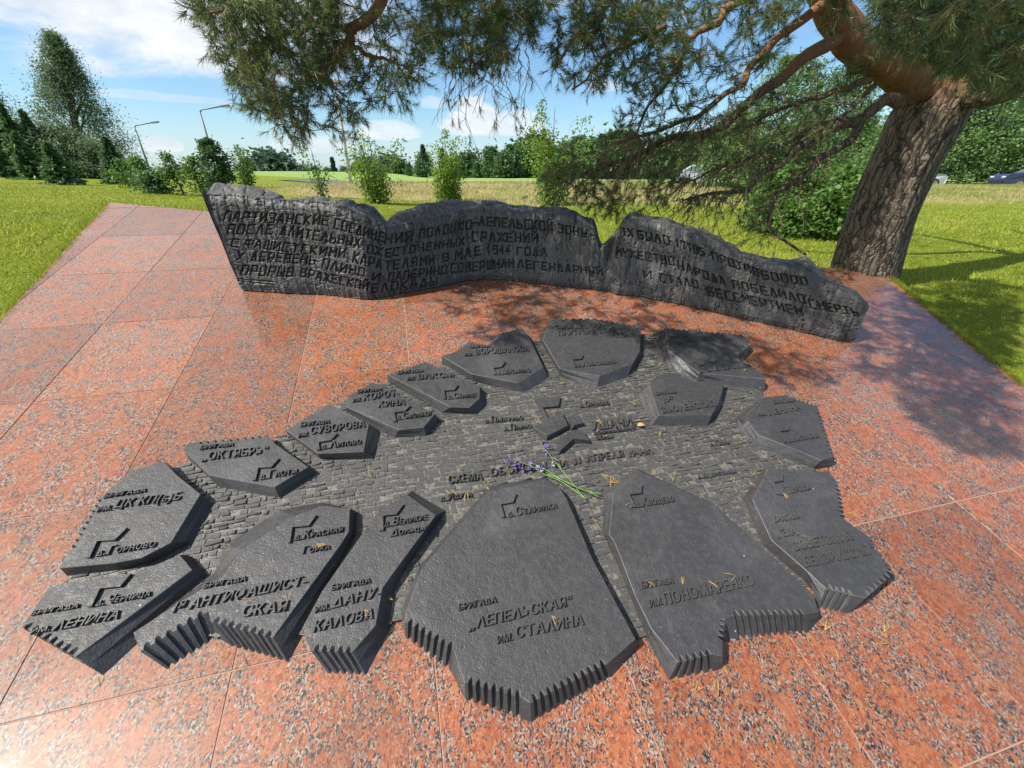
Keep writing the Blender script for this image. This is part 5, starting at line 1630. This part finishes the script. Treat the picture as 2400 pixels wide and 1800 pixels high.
    # thin bare dangling twigs in the middle, forking on the way down
    for k in range(20):
        a = at(pr.uniform(1050, 1240), pr.uniform(110, 180), pr.uniform(2.9, 3.3))
        L = pr.uniform(.10, .36)
        m = 12
        u = np.linspace(0, 1, m)
        sway = rng.normal(0, 1, 2) * .10
        Q = a + np.stack([np.cumsum(rng.normal(0, .010, m)) + sway[0] * u * u, np.cumsum(rng.normal(0, .010, m)) + sway[1] * u, -L * u ** 1.1], -1)
        tw.tube(Q, .0026 - .0013 * u, 4, cap=False)
        for f in range(pr.randrange(1, 5)):
            j = pr.randrange(3, m - 1)
            v = np.linspace(0, 1, 6)
            ll = pr.uniform(.05, .16)
            dr = np.array([pr.uniform(-1, 1), pr.uniform(-.6, .6), pr.uniform(-1.1, .1)])
            W_ = Q[j] + dr / np.linalg.norm(dr) * ll * v[:, None] - UP * (.3 * ll * v * v)[:, None] + np.cumsum(rng.normal(0, .005, (6, 3)), 0)
            tw.tube(W_, .0016 - .0006 * v, 3, cap=False)
            if pr.random() < .4:
                shoots.append(W_[-1]); axes.append(W_[-1] - W_[-2]); fl.append(.2)
        if pr.random() < .5:
            shoots.append(Q[-1]); axes.append(np.array([.1, 0, -1.])); fl.append(.2)
    # bare twigs fanning down from the low right branches
    low_nodes = [q for q in nodes if 1250 < project(q)[0] < 1990 and 230 < project(q)[1] < 560]
    for k in range(420):
        a = low_nodes[pr.randrange(len(low_nodes))]
        L = pr.uniform(.1, .42)
        m = 8
        u = np.linspace(0, 1, m)
        dr = np.array([pr.uniform(-1, .1), pr.uniform(-.5, .4), pr.uniform(-.8, .15)])
        dr /= np.linalg.norm(dr)
        Q = a + dr * L * u[:, None] - UP * (.25 * L * u ** 2)[:, None] + np.cumsum(rng.normal(0, .008, (m, 3)), 0)
        tw.tube(Q, .0034 - .0022 * u, 4, cap=False)
        if pr.random() < .75:
            shoots.append(Q[-1]); axes.append(Q[-1] - Q[-2]); fl.append(pr.uniform(.2, .9))
    twig_m = simple('pine_twig', (.15, .092, .055), .85, var=.4, nscale=20)
    o = mesh('twigs', np.concatenate(tw.v), tw.f, twig_m, root)
    # needles: fans of thin tapering blades round every shoot
    S, A = np.array(shoots), np.array(axes)
    A = A / (np.linalg.norm(A, axis=1)[:, None] + 1e-9)
    fl = np.array(fl)
    K = 24
    n = len(S)
    Fm = frames(A, rng)
    ang = rng.uniform(0, 2 * math.pi, (n, K))
    opn = rng.uniform(.25, 1.05, (n, K))
    back = rng.uniform(-.045, .012, (n, K))
    ln = rng.uniform(.038, .060, (n, K))
    loc = np.stack([np.cos(ang) * np.sin(opn), np.sin(ang) * np.sin(opn), np.cos(opn)], -1)
    D = np.einsum('nij,nkj->nki', Fm, loc)
    B = S[:, None] + A[:, None] * back[..., None]
    side = np.cross(D, rng.normal(size=D.shape))
    side /= np.linalg.norm(side, axis=-1)[..., None] + 1e-9
    wd = .0015
    droop = UP * -.004
    V = np.stack([B - side * wd, B + side * wd, B + D * ln[..., None] + droop], 2).reshape(-1, 3)
    F = np.arange(len(V)).reshape(-1, 3)
    tint = np.clip(fl[:, None] + rng.normal(0, .18, (n, K)), 0, 1)
    brown = rng.random((n, K)) < (.04 + .16 * (rng.random(n) < .15))[:, None]
    m, t, p, o_ = new_mat('pine_needles')
    f = t.attr('tint')
    c = t.ramp(f, [(0, (.036, .085, .034)), (.5, (.085, .160, .048)), (.85, (.16, .22, .06)), (.93, (.24, .14, .05))])
    t.set(p.inputs['Base Color'], c)
    p.inputs['Roughness'].default_value = .45
    tr = t.node('ShaderNodeBsdfTranslucent')
    t.l.new(c, tr.inputs[0])
    mx = t.node('ShaderNodeMixShader')
    mx.inputs[0].default_value = .32
    t.l.new(p.outputs[0], mx.inputs[1])
    t.l.new(tr.outputs[0], mx.inputs[2])
    t.l.new(mx.outputs[0], o_.inputs[0])
    mesh('needles', V, F, m, root, False, np.where(brown, 1.0, tint * .88).reshape(-1))
    print('pine: twigs', len(T), 'shoots', n, 'needles', len(F))


# ------------------------------------------------------------------ grass
def grass():
    rng = np.random.default_rng(5)
    n = 420000
    # denser near the platform
    x = np.concatenate([-1.8 - 16 * rng.random(n * 5 // 10) ** 1.3, 1.8 + 16 * rng.random(n * 4 // 10) ** 1.3, rng.uniform(-5, 5, n - n * 9 // 10)])
    y = np.concatenate([rng.uniform(.4, 1, n * 5 // 10) ** 1 * 0 + .4 + 16.6 * rng.random(n * 5 // 10) ** 1.5, .6 + 15 * rng.random(n * 4 // 10) ** 1.5, rng.uniform(3, 9, n - n * 9 // 10)])
    z = ground_z(x, y)
    u = x * EU[0] + y * EU[1] + z * EU[2]
    v = x * EV[0] + y * EV[1] + z * EV[2]
    ok = ~in_poly(u, v, PLAT)
    d = np.hypot(x, y)
    ok &= rng.random(n) < np.clip(8.0 / d, .3, 1)
    x, y, z, d = x[ok], y[ok], z[ok], d[ok]
    n = len(x)
    patch = fbm(x * 1.2, y * 1.2, 17, 4) + .5 * fbm(x * .35, y * .35, 18, 3)
    h = rng.uniform(.022, .046, n) * (1 + 1.2 * patch)
    a = rng.uniform(0, 2 * math.pi, n)
    w_ = .0016 + .0007 * d
    lean = rng.normal(0, .55, (n, 2)) * h[:, None]
    b = np.stack([x, y, z - .004], -1)
    s = np.stack([np.cos(a), np.sin(a), a * 0], -1) * w_[:, None]
    tip = b + np.c_[lean, h]
    # tufts hanging over the edge of the slabs
    k, P_ = 9000, np.array(PLAT)
    eb = []
    for (p, q), share in (((P_[0], P_[1]), .45), ((P_[2], P_[3]), .45), ((P_[1], P_[2]), .1)):
        m = int(k * share)
        f = rng.random(m)
        f = np.where(fbm(f * 40, f * 0 + share * 10, 3) > -.12, f, rng.random(m))
        e = p[None] + (q - p)[None] * f[:, None]
        nrm = np.array([(q - p)[1], -(q - p)[0]]) / np.linalg.norm(q - p)
        if (P_.mean(0) - p) @ nrm < 0: nrm = -nrm
        e = e - nrm[None] * rng.uniform(.004, .03, m)[:, None]
        base_ = e[:, :1] * EU + e[:, 1:] * EV - PN * .03
        hh = rng.uniform(.036, .066, m)
        tp = base_ + UP * hh[:, None] + (nrm[0] * EU + nrm[1] * EV)[None] * (rng.uniform(-.5, .8, m) * hh)[:, None]
        ang = rng.uniform(0, 2 * math.pi, m)
        ww = (.0016 + .0006 * np.linalg.norm(base_, axis=1))[:, None]
        sd = np.stack([np.cos(ang), np.sin(ang), ang * 0], -1) * ww
        eb.append((base_, sd, tp))
    b, s, tip = (np.concatenate([old] + [x[i] for x in eb]) for i, old in enumerate((b, s, tip)))
    patch = np.concatenate([patch, np.full(len(b) - n, -.05)])
    n = len(b)
    V = np.stack([b - s, b + s, tip], 1).reshape(-1, 3)
    tint = np.clip(.5 + 1.1 * patch + rng.normal(0, .25, n), 0, 1)
    m = leaf_mat('grass_blades', (.17, .235, .014), (.40, .43, .065), .42)
    tag(mesh('grass', V, np.arange(3 * n).reshape(-1, 3), m, None, False, tint), 'short mown green grass round the granite platform', 'grass', kind='stuff')

    # taller dry grass on the bank
    n = 110000
    x, y = rng.uniform(-14, 34, n), rng.uniform(13.5, 30.5, n)
    dens = sstep(y + 11 * fbm(x * .16, y * .3, 5), 14.5, 20) * (.35 + .65 * (fbm(x * .8, y * .8, 8) > -.08)) * sstep(x, -14, -8)
    ok = rng.random(n) < dens
    x, y = x[ok], y[ok]
    z = ground_z(x, y)
    n = len(x)
    h = rng.uniform(.05, .17, n) * (1 + fbm(x * .5, y * .5, 4))
    a = rng.uniform(0, 2 * math.pi, n)
    b = np.stack([x, y, z - .01], -1)
    s = np.stack([np.cos(a), np.sin(a), a * 0], -1) * .016
    tip = b + np.c_[rng.normal(0, .35, (n, 2)) * h[:, None], h]
    V = np.stack([b - s, b + s, tip], 1).reshape(-1, 3)
    tint = np.clip(.78 - .45 * sstep(x, 3, 9) + 1.7 * fbm(x * .35, y * .5, 6) + rng.normal(0, .2, n), 0, 1)
    m = leaf_mat('dry_grass', (.20, .26, .05), (.50, .40, .22), .35)
    tag(mesh('dry_grass', V, np.arange(3 * n).reshape(-1, 3), m, None, False, tint), 'tall straw coloured dry grass growing on the bank', 'grass', kind='stuff')

# ------------------------------------------------------------------ lamp posts, poles, cars
def street_things():
    steel = simple('galvanised_steel', (.13, .14, .15), .5, .3, var=.2)
    conc = simple('pale_concrete', (.50, .49, .46), .85, var=.12)
    wood = simple('grey_pole_wood', (.22, .19, .16), .9, var=.2)
    glass = simple('lamp_glass', (.55, .56, .55), .25)
    for px, py, top, D, arm, lab in ((353, 404, 298, 44, 1.75, 'grey lamp post with a bent arm, the left and smaller one of the pair'), (508, 398, 262, 37, 1.75, 'grey lamp post with a bent arm, the right and taller one of the pair')):
        b = place(px, py, D)
        H = height_to(b, top)
        r = thing('street_lamp', b, lab, 'street lamp', 'lamp posts along the road')
        mb = MB()
        mb.tube([b - UP * .3, b + UP * H * .3, b + UP * H], [.10, .085, .055], 10)
        mb.build('post', steel, r, True)
        mb = MB()
        mb.tube([b + UP * (H - .02), b + UP * H + np.array([.16, 0, .12]), b + UP * H + np.array([arm, 0, .34])], [.05, .045, .04], 8)
        mb.build('arm', steel, r, True)
        mb = MB()
        e = b + UP * H + np.array([arm, 0, .34])
        t = np.array([[math.cos(.12), 0, -math.sin(.12)], [0, 1, 0], [math.sin(.12), 0, math.cos(.12)]])
        mb.box(e + np.array([.28, 0, .03]), (.62, .26, .10), t)
        lh = mb.build('lamp_head', steel, r)
        mb = MB()
        mb.box(e + np.array([.30, 0, -.03]), (.44, .20, .03), t)
        mb.build('lens', glass, lh)
    for nm, px, py, top, D, r0, mt, lab in (('utility_pole', 823, 432, 180, 27, .10, conc, 'pale concrete pole on the bank left of the green sapling'), ('utility_pole', 629, 419, 386, 120, .12, wood, 'thin far grey pole in the field, left of two behind the left panel'),
                                           ('utility_pole', 678, 421, 381, 110, .12, wood, 'thin far grey pole in the field, right of two behind the left panel'), ('utility_pole', 1677, 414, 330, 42, .10, conc, 'pale pole seen through the pine branches beside the silver car')):
        b = place(px, py, D)
        H = height_to(b, top)
        r = thing(nm, b, lab, 'pole', 'poles in the field')
        mb = MB()
        mb.tube([b - UP * .3, b + UP * H * .5, b + UP * H], [r0, r0 * .85, r0 * .65], 8)
        mb.build('shaft', mt, r, True)
        mb = MB()
        mb.box(b + UP * (H * .96), (1.2, .09, .1))
        mb.build('crossarm', wood, r)
        mb = MB()
        for k in (-.5, 0, .5):
            mb.tube([b + UP * (H * .96 + .04) + np.array([k, 0, 0]), b + UP * (H * .96 + .2) + np.array([k, 0, 0])], .04, 6)
            mb.build('insulator', conc, r)
            mb = MB()
    car((1648, 440), 35.0, R(158), (.42, .44, .46), 'silver car parked on the road behind the pine branches', .45)
    car((2420, 446), 30.0, R(-18), (.022, .035, .085), 'dark blue car with its door open at the right frame edge', .4, True)
    car((2118, 440), 33.0, R(180), (.55, .57, .58), 'light car mostly hidden behind the pine trunk', .5)


def car(pp, D, yaw, paint, lab, rough, door=False):
    b = place(pp[0], pp[1], D)
    r = thing('parked_car', b, lab, 'car', 'cars parked along the road')
    c, s = math.cos(yaw), math.sin(yaw)
    Rz = np.array([[c, -s, 0], [s, c, 0], [0, 0, 1]])
    W = lambda P: np.asarray(P, float) @ Rz.T + b
    pm, t, p, o = new_mat('car_paint')
    p.inputs['Base Color'].default_value = (*paint, 1)
    p.inputs['Metallic'].default_value = .3
    p.inputs['Roughness'].default_value = .28
    p.inputs['Coat Weight'].default_value = .6
    glassm = simple('car_glass', (.05, .075, .09), .08, spec=.9)
    tyre = simple('tyre_rubber', (.018, .018, .018), .9)
    rim = simple('wheel_alloy', (.45, .46, .47), .3, .9)
    lampm = simple('lamp_clear', (.6, .62, .62), .15)
    redm = simple('lamp_red', (.35, .02, .015), .2)
    dark = simple('black_trim', (.02, .02, .02), .6)
    # lower body: side profile lofted across the width with tumblehome
    prof = [(-2.1, .30), (-2.18, .55), (-2.12, .78), (-1.9, .90), (-1.05, .97), (-.9, .99), (1.55, 1.0), (2.0, .98), (2.12, .80), (2.15, .52), (2.08, .28), (1.75, .22), (1.70, .42), (1.50, .60), (1.25, .60), (1.05, .42), (1.0, .22), (-.95, .22), (-1.0, .42), (-1.2, .60), (-1.45, .60), (-1.65, .42), (-1.7, .22)]
    mb = MB()
    n = len(prof)
    rows = []
    for y, k in ((-.82, .97), (-.86, 1.0), (.86, 1.0), (.82, .97)):
        rows += [(x * k, y * (1 - .10 * max(0, abs(x) - 1.3) - .05 * max(0, z - .7)), .22 + (z - .22) * (k if z > .5 else 1)) for x, z in prof]
    F = [(i * n + j, i * n + (j + 1) % n, (i + 1) * n + (j + 1) % n, (i + 1) * n + j) for i in range(3) for j in range(n)] + [tuple(range(n)), tuple(range(4 * n - 1, 3 * n - 1, -1))]
    mb.add(W(rows), F)
    body = mb.build('body', pm, r)
    bv = body.modifiers.new('soft_edges', 'BEVEL')
    bv.width = .035
    bv.segments = 2
    bv.limit_method = 'ANGLE'
    # roof and pillars, with windows set a little proud
    g = [(-1.0, .97), (-.28, 1.42), (.15, 1.47), (1.15, 1.42), (1.85, .98)]
    mb = MB()
    k = len(g)
    V = [(x, -(.78 - .42 * (z - .97)), z) for x, z in g] + [(x, .78 - .42 * (z - .97), z) for x, z in g]
    mb.add(W(V), [tuple(range(k)), tuple(range(2 * k - 1, k - 1, -1))] + [(i, i + k, (i + 1) % k + k, (i + 1) % k) for i in range(k)])
    mb.build('cabin', pm, r)

    def pane(P):
        q = MB()
        P = np.array(P)
        nn = np.cross(P[1] - P[0], P[2] - P[0])
        nn /= np.linalg.norm(nn)
        q.add(W(np.concatenate([P + nn * .012, P - nn * .012])), [tuple(range(len(P))), tuple(range(2 * len(P) - 1, len(P) - 1, -1))] + [(i, len(P) + i, len(P) + (i + 1) % len(P), (i + 1) % len(P)) for i in range(len(P))])
        q.build('window', glassm, r)
    yy = lambda z, sg: sg * (.78 - .42 * (z - .97))
    for sg in (-1, 1):
        pane([(x, yy(z, sg), z) for x, z in ((-.80, 1.02), (-.25, 1.36), (.30, 1.40), (.30, 1.02))])
        pane([(x, yy(z, sg), z) for x, z in ((.36, 1.02), (.36, 1.40), (1.08, 1.36), (1.55, 1.04))])
    pane([(-.95, -.70, 1.0), (-.95, .70, 1.0), (-.32, .54, 1.39), (-.32, -.54, 1.39)])
    pane([(1.77, -.70, 1.03), (1.77, .70, 1.03), (1.22, .54, 1.38), (1.22, -.54, 1.38)])
    for x in (-1.32, 1.38):
        for sg in (-1, 1):
            q = MB()
            ring = [(x + rr * math.cos(a), sg * yv, .31 + rr * math.sin(a)) for rr, yv in ((.20, .86), (.30, .87), (.32, .82), (.32, .70), (.2, .68)) for a in np.linspace(0, 2 * math.pi, 20, endpoint=False)]
            q.add(W(ring), [(i * 20 + j, i * 20 + (j + 1) % 20, (i + 1) * 20 + (j + 1) % 20, (i + 1) * 20 + j) for i in range(4) for j in range(20)])
            wh = q.build('wheel', tyre, r, True)
            q = MB()
            q.add(W([(x + .205 * math.cos(a), sg * .855, .31 + .205 * math.sin(a)) for a in np.linspace(0, 2 * math.pi, 20, endpoint=False)] + [(x, sg * .84, .31)]), [(j, (j + 1) % 20, 20) for j in range(20)])
            q.build('rim', rim, wh)
    for sg in (-1, 1):
        for x, mt, nm in ((-2.07, lampm, 'headlight'), (2.06, redm, 'tail_light')):
            q = MB()
            q.box(W([(x, sg * .56, .72)])[0], (.14, .36, .14), Rz)
            q.build(nm, mt, r)
        q = MB()
        q.box(W([(-.72, sg * .93, 1.0)])[0], (.12, .2, .13), Rz)
        q.build('mirror', pm, r)
    q = MB()
    q.box(W([(-2.13, 0, .42)])[0], (.10, 1.3, .14), Rz)
    q.build('bumper_grille', dark, r)
    if door:
        a = R(-62)
        q = MB()
        h = np.array([-.85, -.87, 0])
        P = [(0, 0, .35), (1.05, 0, .35), (1.05, 0, 1.0), (0, 0, 1.0)]
        P = np.array([(h[0] + x * math.cos(a), h[1] + x * math.sin(a), z) for x, _, z in P])
        nn = np.array([-math.sin(a), math.cos(a), 0]) * .03
        q.add(W(np.concatenate([P + nn, P - nn])), [(0, 1, 2, 3), (7, 6, 5, 4), (0, 4, 5, 1), (1, 5, 6, 2), (2, 6, 7, 3), (3, 7, 4, 0)])
        d = q.build('door', pm, r)
        P = [(.08, 0, 1.0), (1.0, 0, 1.0), (.95, 0, 1.36), (.5, 0, 1.34)]
        P = np.array([(h[0] + x * math.cos(a), h[1] + x * math.sin(a), z) for x, _, z in P])
        q = MB()
        q.add(W(np.concatenate([P + nn * .3, P - nn * .3])), [(0, 1, 2, 3), (7, 6, 5, 4), (0, 4, 5, 1), (1, 5, 6, 2), (2, 6, 7, 3), (3, 7, 4, 0)])
        q.build('window', glassm, d)


# ------------------------------------------------------------------ flowers, leaf and fallen needles
def flowers():
    green = simple('flower_stem', (.13, .25, .045), .55, var=.2)
    purple = leaf_mat('bellflower_petals', (.15, .10, .36), (.30, .23, .55), .3)
    pale = leaf_mat('pale_petals', (.45, .42, .50), (.60, .58, .56), .3)
    H0 = .024
    sets = [([(1345, 1165), (1385, 1215), (1450, 1300), (1530, 1400), (1610, 1495), (1690, 1600), (1750, 1665)], [(1375, 1172, 0), (1410, 1202, 0), (1388, 1246, 0), (1458, 1348, 1)], 'bellflower stem reaching up to the star, with three purple bells'),
            ([(1150, 1330), (1200, 1345), (1290, 1385), (1380, 1420), (1480, 1465), (1600, 1525), (1740, 1590), (1872, 1645)], [(1083, 1322, 0), (1155, 1334, 0), (1130, 1370, 0), (1195, 1392, 0)], 'bellflower stem with the bells farthest to the left'),
            ([(1250, 1350), (1310, 1395), (1400, 1450), (1520, 1500), (1640, 1580), (1735, 1655)], [(1257, 1345, 0), (1268, 1388, 0)], 'bellflower stem lying lowest of the bunch, with two bells'),
            ([(1320, 1365), (1400, 1405), (1500, 1470), (1620, 1535), (1760, 1590), (1885, 1612)], [(1325, 1372, 0), (1375, 1402, 1), (1345, 1385, 0)], 'bellflower stem with a pale fading bell, ending farthest right')]
    for i, (st, bl, lab) in enumerate(sets):
        P = [plane(*fp('d', *q), H0 + .004 * i + .006 * math.sin(k * 1.3 + i)) for k, q in enumerate(st)]
        r = thing('bellflower', P[len(P) // 2], lab, 'flower', 'bellflowers laid on the map')
        mb = MB()
        mb.tube(spline(P, 24), np.linspace(.0013, .0021, 24), 6)
        mb.build('stem', green, r, True)
        for k in range(3):
            mb = MB()
            a = P[2 + k % max(1, len(P) - 3)] + PN * .003
            d = (P[-1] - P[0]) / np.linalg.norm(P[-1] - P[0]) * (-1 if k % 2 else 1) + EU * (.5 - .4 * k)
            d /= np.linalg.norm(d)
            s = np.cross(d, PN) * .0022
            V = [a, a + d * .014 + s + PN * .003, a + d * .036 + PN * .004, a + d * .014 - s + PN * .003]
            mb.add(np.concatenate([V, np.array(V) - PN * .0006]), [(0, 1, 2, 3), (7, 6, 5, 4), (0, 4, 5, 1), (1, 5, 6, 2), (2, 6, 7, 3), (3, 7, 4, 0)])
            mb.build('leaf', green, r)
        for x, y, kind in bl:
            c = plane(*fp('d', x, y), H0 + .012)
            tree = min(P, key=lambda q: np.linalg.norm(q - c))
            ax = c - tree + EU * random.Random(x).uniform(-.01, .01) - EV * .006
            ax /= np.linalg.norm(ax) + 1e-9
            s = np.cross(ax, PN)
            s /= np.linalg.norm(s)
            t = np.cross(s, ax)
            V = []
            for j, (rr, l) in enumerate(((.0012, -.008), (.0042, -.005), (.0054, .001), (.0060, .005), (.0090, .010))):
                for a in range(20):
                    th = a / 20 * 2 * math.pi
                    q = rr * (1 + (.22 * math.cos(5 * th) if j == 4 else 0))
                    V.append(c + ax * (l + (.004 * math.cos(5 * th) if j == 4 else 0)) + q * (math.cos(th) * s + math.sin(th) * t))
            mb = MB()
            mb.add(V, [(j * 20 + a, j * 20 + (a + 1) % 20, (j + 1) * 20 + (a + 1) % 20, (j + 1) * 20 + a) for j in range(4) for a in range(20)] + [tuple(range(20))], random.Random(x).random())
            mb.tube([V[0], (V[0] + tree) / 2 + PN * .006, tree], .0009, 5, .2)
            mb.build('blossom', pale if kind else purple, r, True)
    # one dry leaf near the town name
    c = plane(*fp('c', 372, 1022), .026)
    mb = MB()
    V, m = [], 9
    for i in range(m):
        u = i / (m - 1)
        w_ = .011 * math.sin(math.pi * (.04 + .96 * u)) ** .8 + .0004
        for k in (-1, 0, 1):
            V.append(c + EU * (u - .5) * .034 + EV * k * w_ + PN * (.004 * abs(k) + .006 * math.sin(3 * u)))
    mb.add(V, [(3 * i + k, 3 * i + k + 1, 3 * i + k + 4, 3 * i + k + 3) for i in range(m - 1) for k in (0, 1)])
    o = mb.build('fallen_leaf', simple('dry_leaf', (.55, .27, .07), .7), None, True)
    tag(o, 'small curled orange dry leaf lying beside the town name', 'leaf')


def fallen_needles():
    rng = random.Random(8)
    mat = simple('dry_needle', (.52, .33, .095), .6, var=.3)
    from mathutils import Quaternion
    protos = []
    for k in range(6):
        mb = MB()
        cnt = 2 if k < 4 else 4
        for j in range(cnt):
            a = (j - (cnt - 1) / 2) * rng.uniform(.18, .42)
            L = rng.uniform(.038, .055)
            bend = rng.uniform(-.35, .35)
            pts = [EU * (L * u * math.cos(a + bend * u)) + EV * (L * u * math.sin(a + bend * u)) + PN * (.003 + .008 * math.sin(u * 2.6) * rng.uniform(.2, 1)) for u in np.linspace(0, 1, 6)]
            mb.tube(pts, [.0006, .0007, .0007, .0007, .0006, .0004], 4)
        o = mb.build('fallen_needle', mat, None, True)
        protos.append(o)
    on_map = [('a', 1555, 650), ('a', 2120, 630), ('a', 1650, 980), ('a', 1790, 862), ('a', 1870, 1010), ('a', 790, 815), ('e', 700, 752), ('e', 615, 850), ('e', 430, 910), ('e', 1640, 950), ('e', 1000, 30), ('e', 1030, 170),
              ('e', 1210, 120), ('e', 950, 135), ('e', 1090, 150), ('d', 1560, 650), ('d', 870, 980), ('d', 1340, 985), ('d', 1350, 1000), ('d', 1490, 885), ('d', 2160, 790), ('d', 2165, 850), ('d', 2000, 950), ('d', 1060, 1385), ('d', 650, 1435),
              ('d', 890, 1560), ('d', 1970, 1470), ('d', 1960, 1520), ('d', 530, 985), ('d', 880, 790), ('d', 1540, 1340), ('d', 1830, 985), ('c', 500, 440), ('c', 530, 500), ('c', 470, 300), ('c', 410, 650), ('c', 320, 800), ('c', 170, 960),
              ('c', 1240, 880), ('c', 1165, 890), ('c', 1250, 1155), ('c', 1570, 1330), ('c', 545, 1110), ('c', 405, 1235), ('c', 1340, 1450), ('c', 1310, 1520), ('c', 1210, 1605), ('c', 110, 1465), ('c', 125, 1520), ('c', 500, 1450), ('c', 650, 1505),
              ('c', 900, 1610), ('c', 1180, 1470), ('c', 1290, 535), ('c', 680, 270), ('f', 450, 860), ('f', 690, 885), ('f', 860, 865), ('f', 1040, 830), ('f', 1330, 290), ('f', 370, 350), ('f', 110, 465), ('f', 20, 400), ('f', 1520, 580), ('f', 220, 220),
              ('b', 1350, 1180), ('b', 505, 1540), ('b', 1155, 1500), ('b', 1490, 1010), ('b', 960, 880), ('b', 2030, 590), ('b', 2120, 720)]
    on_stone = [('a', 1180, 1460), ('a', 1590, 1370), ('a', 1490, 1320), ('a', 970, 1620), ('a', 640, 1545), ('a', 1980, 1475), ('a', 1060, 1640), ('e', 30, 1330), ('e', 1900, 1450), ('e', 2150, 1290), ('f', 1590, 1140), ('f', 1610, 1180), ('f', 1540, 1150),
                ('f', 1995, 1190), ('f', 2030, 1265), ('f', 1700, 1370), ('f', 895, 1560), ('f', 760, 1600), ('f', 920, 1610), ('f', 430, 1510), ('f', 1700, 60), ('f', 1850, 40), ('f', 1790, 420), ('f', 985, 1465), ('g', 1440, 1000), ('g', 1630, 950), ('g', 2010, 990),
                ('g', 1550, 1560), ('g', 1390, 1080), ('b', 240, 420), ('b', 1110, 280), ('c', 1750, 260), ('c', 2080, 1330)]
    used = set()
    i = 0
    for lst, lab in ((on_map, 'dry yellow pine needles fallen on the dark cast map'), (on_stone, 'dry yellow pine needles fallen on the red granite')):
        for fr, x, y in lst:
            k = rng.randrange(6)
            o = protos[k] if k not in used else protos[k].copy()
            if k in used: col.objects.link(o)
            used.add(k)
            h = 0.001
            if lst is on_map:
                h = .022
                u, v = (lambda q: (q @ EU, q @ EV))(plane(*fp(fr, x, y), HB))
                if any(bool(in_poly(u, v, b)) for b in BLOCK_UV): h = HB + .0005
            o.location = tuple(plane(*fp(fr, x, y), h))
            o.rotation_mode = 'QUATERNION'
            o.rotation_quaternion = Quaternion(tuple(PN), rng.uniform(0, 6.28))
            s = rng.uniform(.65, 1.0)
            o.scale = (s, s, s)
            tag(o, lab, 'pine needle', 'fallen pine needles on the map' if lst is on_map else 'fallen pine needles on the granite')
            i += 1

terrain()
platform()
inscribed_wall()
relief_map()
vegetation()
pine()
grass()
street_things()
flowers()
fallen_needles()
